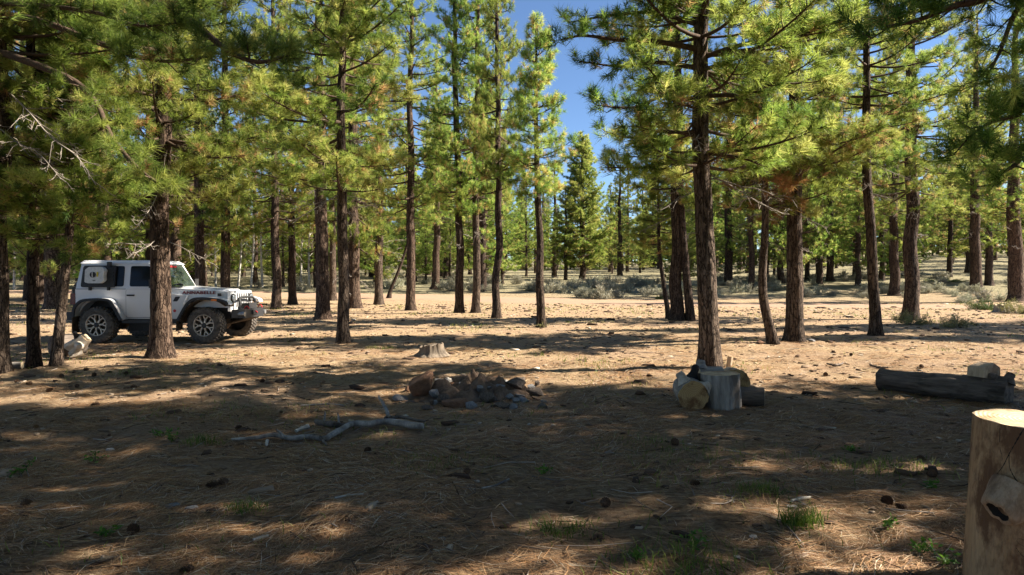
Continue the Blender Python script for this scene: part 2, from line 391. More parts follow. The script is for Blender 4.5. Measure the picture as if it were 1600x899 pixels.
# ------------------------------------------------------------------ pine trees
class Crown:
    def __init__(s, seed):
        s.r = np.random.default_rng(seed); s.limbs = Geo(); s.tp = []; s.ta = []; s.ts = []; s.tt = []
    def tuft(s, p, ax, size=1.0, t=None):
        s.tp.append(p); s.ta.append(ax); s.ts.append(size); s.tt.append(s.r.random() if t is None else t)
    def limb(s, pts, r0, start=0.3, step=0.13, tl=0.5, dead=False, tuft=True, tint=0.0, sides=5, brown=0.05):
        r = s.r; n = len(pts); tint = tint + r.normal(0, 0.13)
        add_tube(s.limbs, pts, np.linspace(r0, max(0.005, r0 * 0.22), n), sides, 1 if dead else 0, None, False)
        seg = np.linalg.norm(np.diff(pts, axis=0), axis=1); cum = np.concatenate([[0], np.cumsum(seg)]); L = cum[-1]
        d = L * start + r.random() * step; side = 1
        while d < L:
            f = d / L; k = min(n - 2, int(np.searchsorted(cum, d) - 1)); k = max(k, 0)
            q = (d - cum[k]) / (seg[k] + 1e-9); p = pts[k] + (pts[k + 1] - pts[k]) * q
            t = unit(pts[k + 1] - pts[k])
            sd = unit(np.cross(t, [0, 0, 1.0])) * side
            up = np.cross(sd * side, t)
            ang = r.uniform(0.55, 1.15)
            dr = unit(t * math.cos(ang) + (sd * r.uniform(0.5, 1) + up * r.normal(0.12, 0.4)) * math.sin(ang))
            ln = tl * (1.05 - 0.55 * f) * r.uniform(0.5, 1.15)
            mid = p + dr * ln * 0.5 + np.array([0, 0, r.normal(0, 0.03) - (0.02 if not dead else 0.05)])
            tip = p + dr * ln + np.array([0, 0, (r.uniform(0.02, 0.12) if not dead else r.normal(-0.1, 0.15)) * ln * 2])
            add_tube(s.limbs, np.array([p, mid, tip]), [0.007 + 0.05 * r0, 0.006, 0.004], 3, 1 if dead else 0, None, False)
            if dead:
                for _ in range(r.integers(1, 4)):
                    q0 = p + (tip - p) * r.uniform(0.3, 0.9); q1 = q0 + unit(dr + r.normal(0, 0.7, 3)) * ln * r.uniform(0.2, 0.5)
                    add_tube(s.limbs, np.array([q0, (q0 + q1) / 2 + r.normal(0, 0.02, 3), q1]), [0.005, 0.004, 0.002], 3, 1, None, False)
            elif tuft:
                ax = unit(tip - mid)
                s.tuft(tip, unit(ax + [0, 0, 0.35]), r.uniform(0.8, 1.15), s.pick(tint, brown))
                for _ in range(int(ln * 7.5 + r.random() * 2.3)):
                    q0 = p + (tip - p) * r.uniform(0.3, 0.92)
                    dd = unit(ax + r.normal(0, 0.75, 3) + [0, 0, 0.3]); q1 = q0 + dd * r.uniform(0.05, 0.2)
                    s.tuft(q1, unit(dd + [0, 0, 0.25]), r.uniform(0.65, 1.0), s.pick(tint, brown))
            d += step * r.uniform(0.6, 1.4); side = -side
        if tuft and not dead:
            s.tuft(pts[-1], unit(pts[-1] - pts[-2] + [0, 0, 0.1]), 1.2, s.pick(tint, brown))
    def pick(s, tint, brown):
        if s.r.random() < brown: return s.r.uniform(0.92, 1.0)
        return float(np.clip(s.r.normal(0.48 + tint, 0.2), 0, 0.88))
    def crown(s, L, R, pw=0.75, whorl=0.34, dens=1.0, brown=0.03, open_=0.0, cone=False, step=0.10, tl=0.55, tint0=0.0):
        r = s.r; z = 0.0
        while z < L - 0.15:
            t = z / L
            prof = (1 - t) ** pw * (0.7 + 0.3 * min(1, t / 0.15))
            for _ in range(max(2, int(r.integers(3, 6) * dens))):
                if r.random() < open_: continue
                az = r.uniform(0, 2 * math.pi); ln = max(0.25, R * prof * r.uniform(0.55, 1.12))
                el = R_(r.normal(-6 + 50 * t ** 1.3, 9)) if not cone else R_(r.normal(12 + 35 * t, 8))
                h = np.array([math.cos(az), math.sin(az), 0])
                sway = np.array([-h[1], h[0], 0]) * r.normal(0, 0.10) * ln
                u = np.linspace(0, 1, 7)
                curv = r.uniform(0.05, 0.22) * ln
                p = np.array([0, 0, z]) + u[:, None] * ln * (h * math.cos(el) + np.array([0, 0, math.sin(el)])) \
                    + (u ** 2)[:, None] * (np.array([0, 0, curv]) + sway) - (np.sin(u * math.pi) * 0.05 * ln)[:, None] * [0, 0, 1]
                b = brown + (0.14 if (t < 0.25 and r.random() < 0.35) else 0)
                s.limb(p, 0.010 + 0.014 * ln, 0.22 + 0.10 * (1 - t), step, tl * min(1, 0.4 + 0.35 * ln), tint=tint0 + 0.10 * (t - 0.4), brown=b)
            z += whorl * r.uniform(0.7, 1.3)
        s.limbs.add(*tube_arr(np.array([[0, 0, L * 0.9], [0, 0, L]]), [0.03, 0.008], 5)[:1], None, tube_arr(np.array([[0, 0, L * 0.9], [0, 0, L]]), [0.03, 0.008], 5)[1])
        s.tuft(np.array([0, 0, L]), np.array([0, 0, 1.0]), 1.2)
    def dead(s, z0, z1, n, R):
        r = s.r
        for _ in range(n):
            az = r.uniform(0, 6.283); ln = R * r.uniform(0.25, 1.0) ** 1.3; el = R_(r.normal(-4, 14))
            h = np.array([math.cos(az), math.sin(az), 0]); u = np.linspace(0, 1, 6)
            p = np.array([0, 0, r.uniform(z0, z1)]) + u[:, None] * ln * (h * math.cos(el) + np.array([0, 0, math.sin(el)])) \
                + np.cumsum(r.normal(0, 0.025 * ln, (6, 3)), 0) - (u ** 2)[:, None] * np.array([0, 0, 0.12 * ln])
            s.limb(p, 0.005 + 0.006 * ln, 0.25, 0.10, 0.34, dead=True)
    def needle_geo(s, N=34, ln=0.165, wd=0.0065, geo=None, m=0):
        r = s.r; P_ = np.array(s.tp); A = unit(np.array(s.ta)); S = np.array(s.ts); T = np.array(s.tt)
        n = len(P_); rp = unit(r.normal(0, 1, (n, N, 3)))
        A_ = A[:, None] * np.ones((1, N, 1))
        rp = unit(rp - A_ * (rp * A_).sum(-1, keepdims=True))
        f = r.random((n, N, 1))
        d = unit(A_ * (0.15 + 0.95 * f) + rp * (1.0 - 0.45 * f))
        base = P_[:, None] + A_ * (r.uniform(-0.12, 0.03, (n, N, 1)) * S[:, None, None])
        l_ = ln * S[:, None, None] * r.uniform(0.75, 1.15, (n, N, 1))
        tip = base + d * l_ - np.array([0, 0, 0.025]) * l_ / ln * r.random((n, N, 1))
        q = unit(np.cross(d, unit(r.normal(0, 1, (n, N, 3))))) * wd * 0.5
        V = np.stack([base + q, base - q, tip], 2).reshape(-1, 3)
        k = n * N
        tt = np.clip(T[:, None] + r.normal(0, 0.05, (n, N)), 0, np.where(T < 0.9, 0.89, 1.0)[:, None]).reshape(-1)
        g = geo or Geo(); g.add(V, np.arange(k * 3).reshape(-1, 3), None, m, np.repeat(tt, 3))
        return g

TRI = [0]
def variant(name, seed, L, R, N=36, wd=0.0095, ln=0.175, dead=10, merged=False, mat='needles', **kw):
    c = Crown(seed); c.crown(L, R, **kw)
    if dead: c.dead(-1.1 * L / 9, 1.4, dead, R * 0.7)
    if merged:
        gg = c.limbs; c.needle_geo(N, ln, wd, gg, 2)
        me = gg.mesh(name, [M['limb'], M['dead'], M[mat]]); res = dict(L=L, R=R, crown=me, limbs=None)
    else:
        me = c.needle_geo(N, ln, wd).mesh(name, [M[mat]])
        lm = c.limbs.mesh(name + '_limbs', [M['limb'], M['dead']]); res = dict(L=L, R=R, crown=me, limbs=lm)
    TRI[0] += len(me.polygons)
    return res
VAR = {
 'A': variant('crown_a', 1, 9, 2.3, whorl=0.30), 'B': variant('crown_b', 2, 9, 2.3, whorl=0.30), 'C': variant('crown_c', 3, 9, 2.2, whorl=0.32, brown=0.04),
 'D': variant('crown_d', 4, 13, 2.6, N=26, wd=0.012, step=0.13, whorl=0.36), 'E': variant('crown_e', 5, 13, 2.4, N=26, wd=0.012, step=0.13, whorl=0.38, brown=0.07),
 'S': variant('crown_s', 6, 4.5, 1.5, whorl=0.20, dead=1), 'N': variant('crown_n', 7, 5.2, 1.25, pw=0.6, whorl=0.22, brown=0.14, dead=14),
 'X': variant('crown_x', 8, 3.2, 1.1, open_=0.3, whorl=0.26, brown=0.28, dead=22, mat='needles_brown'),
 'FG': variant('crown_fg', 24, 12.6, 3.3, N=18, wd=0.026, ln=0.22, whorl=0.34, step=0.18, tl=0.65, dead=0, merged=True, pw=0.7, cone=True, brown=0.0, tint0=0.12),
 'FA': variant('crown_fa', 21, 14, 2.7, N=16, wd=0.026, ln=0.22, whorl=0.44, step=0.2, tl=0.65, dead=8, merged=True),
 'FB': variant('crown_fb', 22, 14, 2.4, N=16, wd=0.026, ln=0.22, whorl=0.46, step=0.2, tl=0.65, dead=8, merged=True, brown=0.08),
 'FC': variant('crown_fc', 23, 15, 3.2, N=16, wd=0.026, ln=0.22, whorl=0.42, step=0.2, tl=0.65, dead=0, merged=True, pw=0.85, cone=True, brown=0.0),
}

def trunk_geo(path, r, H, near=True, seed=0, flare=0.5):
    """path: points relative to the base, z rising; r: radius at breast height"""
    path = np.asarray(path, float)
    zc = path[:, 2]
    zs = np.concatenate([np.linspace(-0.25, 0, 3)[:-1], np.arange(0, 0.5, 0.05), np.arange(0.5, min(H, 6), 0.07 if near else 0.4), np.linspace(min(H, 6), H, 14 if near else 8)[1:] if H > 6.2 else [H]])
    zs = np.unique(np.round(zs, 4))
    zu = np.concatenate([zc, [max(H, zc[-1] + 0.5)]]); xu = np.concatenate([path[:, 0], path[-1:, 0]]); yu = np.concatenate([path[:, 1], path[-1:, 1]])
    def sm(z, v):
        return sum(np.interp(z + d, zu, v) for d in np.linspace(-0.5, 0.5, 9)) / 9
    wob = 0.012 * H / 10
    px = sm(zs, xu) + wob * vnoise(zs * 0.8, seed, 1.5) * np.clip(zs, 0, 1) * 4
    py = sm(zs, yu) + wob * vnoise(zs * 0.8, seed, 7.5) * np.clip(zs, 0, 1) * 4
    # keep the base where it was asked for
    px += (path[0, 0] - np.interp(0, zs, px)) * np.exp(-np.maximum(zs, 0) / 0.6); py += (path[0, 1] - np.interp(0, zs, py)) * np.exp(-np.maximum(zs, 0) / 0.6)
    t = np.clip(zs / H, 0, 1)
    rad = r * 1.06 * (1 - t) ** 0.75 + 0.012 + flare * r * np.exp(-np.maximum(zs, 0) / 0.22)
    sides = 44 if near else 10
    th = np.linspace(0, 2 * math.pi, sides, endpoint=False)
    Z, TH = np.meshgrid(zs, th, indexing='ij')
    cx, cy = np.cos(TH), np.sin(TH)
    root = np.exp(-np.maximum(Z, 0) / 0.25) * 0.22 * vnoise(cx * 1.6 + seed, cy * 1.6, 3.0)
    if near:
        fr = 1 / 0.055 * r
        n1 = vnoise(cx * fr + seed, cy * fr, Z * 5.5); n2 = vnoise(cx * fr * 2.2, cy * fr * 2.2 + seed, Z * 14)
        dis = 0.05 * np.maximum(n1, -0.4) + 0.035 * n2 + root + 0.04 * vnoise(cx * 1.3, cy * 1.3 + seed, Z * 0.9)
        dis = dis * np.clip(r / rad[:, None], 0.4, 1)
    else:
        dis = 0.06 * vnoise(cx * 2 + seed, cy * 2, Z * 1.2) + root
    rr = rad[:, None] * (1 + dis)
    V = np.stack([px[:, None] + cx * rr, py[:, None] + cy * rr, Z], -1)
    k = len(zs); i = np.arange(k - 1)[:, None] * sides; j = np.arange(sides)[None]; j2 = (j + 1) % sides
    g = Geo(); g.add(V, None, np.stack([i + j, i + j2, i + sides + j2, i + sides + j], -1).reshape(-1, 4))
    return g, (lambda z: (float(np.interp(z, zs, px)), float(np.interp(z, zs, py))))

FAR_TRUNK = []
for k in range(3):
    g, _ = trunk_geo([(0, 0, 0), (0.1 * (k - 1), 0.05, 8)], 0.2, 18, False, 31 + k)
    FAR_TRUNK.append(g)
FAR_TR = {}
def far_trunk(k, mat):
    if (k, mat) not in FAR_TR: FAR_TR[(k, mat)] = FAR_TRUNK[k].mesh('far_trunk', [M[mat]])
    return FAR_TR[(k, mat)]

def place_crown(root, v, R, hb, H, off, rz, extra_limbs=True):
    d = VAR[v]; sx = R / d['R']; sz = (H - hb) / d['L']
    args = dict(loc=(off[0], off[1], hb), rot=(0, 0, rz), scale=(sx, sx, sz))
    if d['limbs']: ob('limbs', d['limbs'], root, **args)
    ob('crown', d['crown'], root, **args)

def tree(base, width, v, R, hb, H, label, path=None, mat='bark', group=None, near=True, seed=None, name='pine_tree', rz=None, cat='tree', flare=0.5):
    base = np.asarray(base, float)
    seed = seed if seed is not None else random.randint(0, 9999)
    root = bpy.data.objects.new(name, None); COL.objects.link(root); root.location = base; root.empty_display_size = 0.3
    p = [(0, 0, 0), (0, 0, H)] if path is None else path
    g, at = trunk_geo(p, width / 2, H, near, seed, flare)
    ob('trunk', g.mesh('trunk', [M[mat]]), root)
    if v: place_crown(root, v, R, hb, H, at(hb + 0.25 * (H - hb) * 0.3), rz if rz is not None else random.uniform(0, 6.28))
    tag(root, label, cat, group)
    return root, at

def tree_px(px, py, wpx, v, R, hb, H, label, up=None, **kw):
    """tree whose foot is seen at (px, py); up = further points of its trunk in the picture"""
    b = G(px, py); Y = b[1]
    path = [(0, 0, 0)]
    for (ux, uy) in (up or []):
        q = P(ux, uy, Y) - b; path.append((q[0], 0.0, q[2]))
    if len(path) == 1: path.append((0, 0, H))
    return tree(b, 0.90 * wpx / F_PX * Y, v, R, hb, H, label, path=path, **kw)

LT = {}
MAIN = [
 # px, py, width px, crown, R, crown foot, height, bark, trunk points above, label
 (-4, 583, 26, 'D', 3.0, 4.6, 15, 'bark', [(-2, 100)], 'grey trunk cut by the picture edge, nearest tree on the vehicle side'),
 (53, 573, 17, 'A', 1.7, 3.0, 10, 'bark_dark', [(52, 420), (47, 150)], 'slim dark straight pine beside the leaning sapling trunk'),
 (88, 572, 14, 'S', 1.45, 1.95, 6.2, 'bark', [(93, 520), (102, 420), (112, 300)], 'thin pine trunk leaning over the bleached log pieces'),
 (251, 559, 31, 'B', 2.2, 2.6, 11.5, 'bark_red', [(252, 450), (249, 330), (256, 150)], 'stout reddish pine standing in front of the white vehicle'),
 (432, 483, 14, 'D', 2.8, 3.6, 17, 'bark_dark', [(430, 300)], 'dark pine just beyond the front bumper of the vehicle'),
 (457, 476, 12, 'E', 2.6, 3.8, 17, 'bark_dark', [(455, 300)], 'dark pine second along from the front bumper of the vehicle'),
 (505, 499, 21, 'D', 2.7, 4.6, 17, 'bark_red', [(502, 300), (499, 100)], 'thick reddish-brown pine left of the slim grey trunk'),
 (520, 470, 11, 'E', 2.2, 6.0, 18, 'bark', [(518, 300)], 'narrow pine trunk half hidden behind the thick reddish-brown pine'),
 (536, 537, 17, 'A', 2.6, 3.3, 12, 'bark', [(535, 400), (533, 200)], 'slim grey pine standing clear in the sunlit clearing'),
 (549, 469, 11, 'D', 2.4, 5.5, 18, 'bark_dark', [(551, 300)], 'dark pine peeping out behind the slim grey trunk'),
 (592, 476, 13, 'E', 2.6, 3.8, 16, 'bark', [(593, 350)], 'short-looking pine trunk next to the leaning dead snag'),
 (642, 485, 14, 'D', 2.6, 4.0, 17, 'bark_red', [(642, 300)], 'orange-brown straight pine to one side of the dead snag'),
 (718, 489, 13, 'E', 2.0, 4.2, 17, 'bark_dark', [(716, 300), (711, 100)], 'first of three dark pines standing close in a row'),
 (743, 489, 12, 'D', 1.9, 4.2, 18, 'bark', [(744, 300), (747, 80)], 'middle of three dark pines standing close in a row'),
 (776, 497, 12, 'C', 1.5, 4.5, 14, 'bark_dark', [(779, 300), (777, 80)], 'last of three dark pines standing close in a row, nearest the sky gap'),
 (846, 512, 13, 'N', 1.15, 3.9, 8.9, 'bark', [(843, 380), (838, 200)], 'young pine with browning needles beside the gap of blue sky'),
 (1058, 501, 20, 'B', 2.6, 4.0, 14, 'bark_dark', [(1056, 300), (1058, 100)], 'dark thick pine with a second stem fused at its foot'),
 (1110, 577, 31, 'A', 2.5, 3.2, 12, 'bark', [(1104, 430), (1097, 260), (1096, 60)], 'large foreground pine with deeply furrowed bark behind the cut logs'),
 (1242, 534, 26, 'C', 2.5, 3.2, 13, 'bark', [(1242, 400), (1240, 200)], 'thick grey-brown pine beside the thin crooked trunk'),
 (1368, 524, 16, 'B', 2.1, 3.9, 12, 'bark', [(1363, 400), (1357, 270), (1353, 120)], 'slightly tilted slender pine alone on the sunny ground'),
 (1422, 500, 22, 'D', 2.8, 3.9, 17, 'bark_dark', [(1424, 300), (1424, 100)], 'broad dark pine with weeds growing round its foot'),
 (1588, 471, 22, 'E', 2.8, 4.6, 18, 'bark_red', [(1584, 300)], 'reddish pine by the low green shrub at the picture edge'),
 (1525, 456, 17, 'E', 2.8, 4.8, 19, 'bark_red', [(1524, 300)], 'reddish pine standing among sagebrush beyond the small cut stump'),
 (1397, 462, 15, 'D', 2.6, 3.8, 18, 'bark_red', [(1397, 350)], 'red-barked pine just behind the broad dark pine'),
 (82, 464, 22, 'D', 2.6, 7, 19, 'bark_red', [(83, 350)], 'massive red-barked pine across the road behind the vehicle tail'),
 (316, 456, 15, 'E', 2.8, 3.2, 18, 'bark_dark', [(316, 300)], 'dark pine rising behind the windscreen of the vehicle'),
 (680, 452, 12, 'FB', 2.4, 5.0, 18, 'bark_red', [(683, 380)], 'rust-coloured pine far back between the snag and the dark trio'),
 (1174, 454, 10, 'E', 2.4, 4.0, 16, 'bark_dark', [(1174, 350)], 'dark far pine seen between the furrowed pine and the crooked trunk'),
]
for (px, py, wp, v, R, hb, H, mt, up, lab) in MAIN:
    LT[px] = tree_px(px, py, wp, v, R, hb, H, lab, up=up, mat=mt, near=py > 468, seed=px + 17)
# second stem grown together with the dark thick pine
rt0, _ = LT[1058]
b0 = G(1058, 501); q = [P(x, y, b0[1] - 0.15) - b0 for x, y in ((1079, 499), (1076, 460), (1068, 380), (1064, 300))]
q[0][2] = -0.05
g, _ = trunk_geo(np.array(q), 0.13, 7.5, True, 5, 0.2); ob('second_stem', g.mesh('second_stem', [M['bark_dark']]), rt0)
# small leaning and crooked trees
tree_px(1045, 498, 7, 'S', 1.35, 2.3, 5.4, 'thin dark sapling leaning away from the fused pine', up=[(1038, 450), (1031, 400), (1028, 330)], mat='bark_dark', seed=3)
tree_px(1208, 537, 14, 'X', 1.25, 3.0, 6.2, 'thin crooked pine with dead orange needles', up=[(1201, 505), (1190, 470), (1192, 420), (1197, 350), (1196, 250)], mat='bark', seed=4)
r_, at_ = tree_px(607, 467, 6, None, 0, 0, 6.0, 'bare dead snag leaning over the sagebrush', up=[(609, 455), (622, 425), (632, 395), (640, 372)], mat='bark_dark', near=False, seed=9, name='dead_tree')
c = Crown(77); c.dead(1.2, 3.0, 6, 0.9); ob('limbs', c.limbs.mesh('snag_limbs', [M['limb'], M['dead']]), r_, loc=(0.6, 0, 0.6))

# long low limbs of the big tree at the picture's edge, hanging in front of the others
def limb_px(c, pts, r0, base, **kw):
    c.limb(spline([P(x, y, Y) - base for x, y, Y in pts], 22), r0, **kw)
b = G(-4, 583); c = Crown(91)
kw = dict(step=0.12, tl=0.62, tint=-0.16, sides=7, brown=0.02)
limb_px(c, [(-4, 80, b[1]), (60, 103, 9.9), (120, 130, 9.4), (152, 165, 9.0), (175, 215, 8.7), (215, 262, 8.4), (245, 285, 8.2)], 0.060, b, start=0.45, **kw)
limb_px(c, [(-4, 22, b[1]), (60, 32, 9.6), (140, 62, 9.0), (200, 84, 8.5), (260, 96, 8.0), (330, 88, 7.6)], 0.055, b, start=0.35, **kw)
limb_px(c, [(-4, -70, b[1]), (150, -40, 9.0), (290, 30, 8.0), (350, 75, 7.4), (400, 97, 7.0), (452, 86, 6.8)], 0.06, b, start=0.4, **kw)
limb_px(c, [(-4, 5, b[1]), (60, 8, 9.0), (150, 20, 8.4), (215, 40, 8.0), (280, 36, 7.6)], 0.04, b, start=0.35, **kw)
limb_px(c, [(-2, 130, b[1]), (40, 170, 9.9), (80, 215, 9.5), (120, 245, 9.3), (150, 290, 9.2)], 0.014, b, start=0.3, dead=True, step=0.1, tl=0.5)
limb_px(c, [(-2, 200, b[1]), (30, 225, 9.9), (60, 240, 9.5), (95, 280, 9.3)], 0.011, b, start=0.3, dead=True, step=0.1, tl=0.45)
ob('low_limbs', c.limbs.mesh('low_limbs', [M['limb'], M['dead']]), LT[-4][0])
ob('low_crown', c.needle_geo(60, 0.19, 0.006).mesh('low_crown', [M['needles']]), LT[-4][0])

# the furrowed pine reaches its long limbs across the gap of sky
b = G(1110, 577); c = Crown(95); kw2 = dict(step=0.10, tl=0.6, tint=-0.08, sides=7, brown=0.03, start=0.28)
YT = b[1]
for pts, r0 in (([(1097, 78, YT), (1030, 66, YT - .1), (965, 62, YT - .2), (912, 56, YT - .3), (876, 62, YT - .3)], .05), ([(1097, 40, YT), (1020, 20, YT + .2), (950, 25, YT + .3), (890, 35, YT + .4)], .045), ([(1097, 108, YT), (1030, 98, YT + .2), (970, 104, YT + .4), (905, 96, YT + .5)], .045),
               ([(1097, 160, YT), (1040, 150, YT - .2), (990, 168, YT - .4), (935, 165, YT - .5)], .04), ([(1099, 215, YT), (1040, 205, YT + .3), (985, 215, YT + .5), (945, 205, YT + .6)], .035), ([(1099, 250, YT), (1045, 255, YT - .3), (1000, 262, YT - .5), (950, 262, YT - .6)], .035),
               ([(1097, 90, YT), (1160, 70, YT - .2), (1230, 60, YT - .4), (1290, 50, YT - .5)], .045), ([(1099, 150, YT), (1150, 150, YT - .3), (1190, 168, YT - .5), (1235, 190, YT - .6)], .04), ([(1100, 240, YT), (1150, 245, YT - .3), (1200, 262, YT - .5)], .03)):
    limb_px(c, pts, r0, b, **kw2)
ob('low_limbs', c.limbs.mesh('low_limbs', [M['limb'], M['dead']]), LT[1110][0])
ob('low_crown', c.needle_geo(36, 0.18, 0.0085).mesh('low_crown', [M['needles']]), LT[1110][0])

# overhanging tree just outside the frame, its dark limbs come into the upper corner
ob_b = np.array([6.4, 5.2, float(terr(6.4, 5.2))])
rt1, _ = tree(ob_b, 0.40, 'B', 2.8, 4.8, 15, 'dark overhanging pine whose limbs hang into the upper corner', mat='bark', seed=12)
c = Crown(92)
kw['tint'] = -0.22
def in_from(pts): return [(*((ob_b + np.array([0, 0, pts[0][1]]))),)] 
def limb_r(z0, pts, r0, **k2):
    first = np.array([0, 0, z0]); rest = [P(x, y, Y) - ob_b for x, y, Y in pts]
    c.limb(spline([first] + rest, 24), r0, **{**kw, **k2})
limb_r(4.3, [(1620, -30, 6.0), (1533, 0, 5.8), (1490, 10, 5.7), (1433, 32, 5.6), (1385, 42, 5.5)], 0.05, start=0.35)
limb_r(4.0, [(1640, -30, 5.9), (1590, 15, 5.8), (1563, 80, 5.7), (1543, 118, 5.6)], 0.035, start=0.45)
limb_r(3.3, [(1640, 160, 6.1), (1590, 180, 6.0), (1547, 192, 5.9), (1512, 216, 5.8)], 0.035, start=0.4)
limb_r(2.9, [(1640, 215, 6.0), (1590, 255, 5.9), (1566, 272, 5.8), (1545, 300, 5.8)], 0.03, start=0.5)
limb_r(4.5, [(1640, -60, 6.4), (1560, -35, 6.3), (1480, -20, 6.2), (1400, 10, 6.2)], 0.04, start=0.3)
ob('low_limbs', c.limbs.mesh('low_limbs', [M['limb'], M['dead']]), rt1)
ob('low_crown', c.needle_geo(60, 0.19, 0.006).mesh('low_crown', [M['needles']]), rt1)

# the pines beside and behind the viewer that shade the foreground
SHADE = [(9.2, 7.6, 'D', 2.4, 3.0, 19), (9.0, 5.2, 'A', 2.2, 3.4, 13), (9.4, 0.9, 'D', 2.5, 3.2, 15), (12.8, 8.2, 'E', 2.5, 3.0, 20), (13.6, 2.6, 'C', 2.0, 4.0, 14), (16.4, 6.6, 'E', 2.2, 4.2, 18),
         (5.0, 1.6, 'A', 2.2, 4.6, 13), (2.9, -1.9, 'D', 3.0, 4.8, 16), (-3.2, -1.2, 'D', 2.9, 4.8, 15), (-6.8, 2.0, 'E', 2.6, 4.8, 15), (-5.9, 5.3, 'A', 2.2, 4.6, 13), (0.6, -1.4, 'E', 2.8, 5.2, 15), (-5.2, 0.6, 'B', 2.6, 4.6, 13),
         (4.2, -4.5, 'D', 2.6, 4.5, 15), (8.4, -2.4, 'E', 2.6, 4.0, 14), (-3.5, -4.0, 'E', 2.6, 4, 15), (-9.0, 0.5, 'D', 2.5, 4, 14), (1.0, -8.0, 'D', 2.6, 4, 15), (-7.5, -7, 'E', 2.6, 4, 15), (12, -5, 'D', 2.6, 4, 15),
         (25.0, 17.2, 'D', 2.5, 4.0, 16), (28.5, 21.5, 'E', 2.5, 4.5, 16), (20.5, 19.6, 'D', 2.2, 5.0, 15), (-13.5, 9.5, 'D', 2.5, 4, 15), (-16, 15, 'E', 2.6, 4, 15),
         (-5, -12, 'D', 2.6, 3, 15), (6, -11, 'E', 2.6, 3, 15), (-12, -3, 'D', 2.6, 3, 15), (-14, 4, 'E', 2.6, 3, 15)]
for k, (x, y, v, R, hb, H) in enumerate(SHADE):
    rt_, _ = tree((x, y, float(terr(x, y))), 0.32 + 0.08 * random.random(), v, R, hb, H, 'tall pine standing outside the view, shading the foreground', mat='bark', group='pines around the viewer', near=False)
    if x > 4 and y > 7: place_crown(rt_, 'E' if v == 'D' else 'D', R * 0.95, hb + 0.4, H - 0.3, (0, 0), random.uniform(0, 6))  # extra crown added on some unseen pines to deepen the shade they cast

# the woodland behind, tree by tree
placed = [(-7.5, 15.5), (0, 0)] + [tuple(np.array(t[0].location)[:2]) for t in LT.values()]
def free(x, y, d):
    return all((x - a) ** 2 + (y - b_) ** 2 > d * d for a, b_ in placed)
LASTROOT = [None]
def put_far(x, y, v, s, H, label, group, mat, rz):
    root = bpy.data.objects.new('pine_tree', None); LASTROOT[0] = root; COL.objects.link(root); root.location = (x, y, float(terr(x, y)) - 0.03); root.rotation_euler = (0, 0, rz)
    ob('trunk', far_trunk(random.randint(0, 2), mat), root, scale=(s, s, H / 18))
    d = VAR[v]; hb = max(0.6, H - d['L'] * H / (d['L'] + (1.2 if v in ('FC', 'FG') else random.uniform(1.0, 3.2))))
    sx = random.uniform(0.85, 1.15) * (0.8 + 0.2 * H / 17) * min(1, 0.25 + H / 15)
    if d['limbs']: ob('limbs', d['limbs'], root, loc=(0, 0, hb), scale=(sx, sx, (H - hb) / d['L']))
    ob('crown', d['crown'], root, loc=(0, 0, hb), scale=(sx, sx, (H - hb) / d['L']))
    tag(root, label, 'tree', group); placed.append((x, y))
SHORT = [(t[0], t[1]) for t in ((-4, 'the trunk cut by the picture edge'), (53, 'the slim dark pine'), (98, 'the leaning sapling'), (251, 'the stout reddish pine'), (316, 'the windscreen'), (380, 'the front bumper'), (432, 'the first dark pine past the bumper'), (457, 'the second dark pine past the bumper'), (505, 'the thick reddish-brown pine'),
    (536, 'the slim grey pine'), (592, 'the pine next to the snag'), (642, 'the orange-brown pine'), (680, 'the rust-coloured far pine'), (718, 'the first of the dark trio'), (743, 'the middle of the dark trio'), (776, 'the last of the dark trio'), (846, 'the browning young pine'), (910, 'the cone-shaped pine'), (969, 'the dark pine past the cone-shaped one'), (1020, 'the leaning thin sapling'), (1058, 'the fused pine'), (1110, 'the furrowed pine'),
    (1203, 'the crooked pine'), (1242, 'the thick grey-brown pine'), (1300, 'the sunny gap past the grey-brown pine'), (1367, 'the tilted slender pine'), (1422, 'the broad dark pine'), (1480, 'the green ground shrub'), (1525, 'the reddish pine in the sagebrush'), (1588, 'the reddish pine at the edge'))]
ORD = ['nearest', 'second', 'third', 'fourth', 'fifth', 'sixth', 'seventh', 'eighth', 'ninth', 'tenth', 'eleventh', 'twelfth', 'thirteenth', 'fourteenth', 'fifteenth', 'sixteenth', 'seventeenth', 'eighteenth', 'nineteenth', 'twentieth', 'twenty-first', 'twenty-second', 'twenty-third', 'twenty-fourth', 'twenty-fifth', 'twenty-sixth', 'twenty-seventh', 'twenty-eighth', 'twenty-ninth', 'thirtieth']
LATER = {}
def label_later(o, kind):
    x, y = o.location.x, o.location.y; px = 800 + x / y * F_PX
    LATER.setdefault((kind, min(SHORT, key=lambda t: abs(t[0] - px))[1]), []).append(o)
def resolve_labels():
    for (kind, lm), os_ in LATER.items():
        for k, o in enumerate(sorted(os_, key=lambda o: o.location.y)):
            o['label'] = ('far pine, %s back in line behind %s' if kind == 'pine' else 'pale sagebrush clump, %s back in line behind %s') % (ORD[min(k, len(ORD) - 1)], lm)
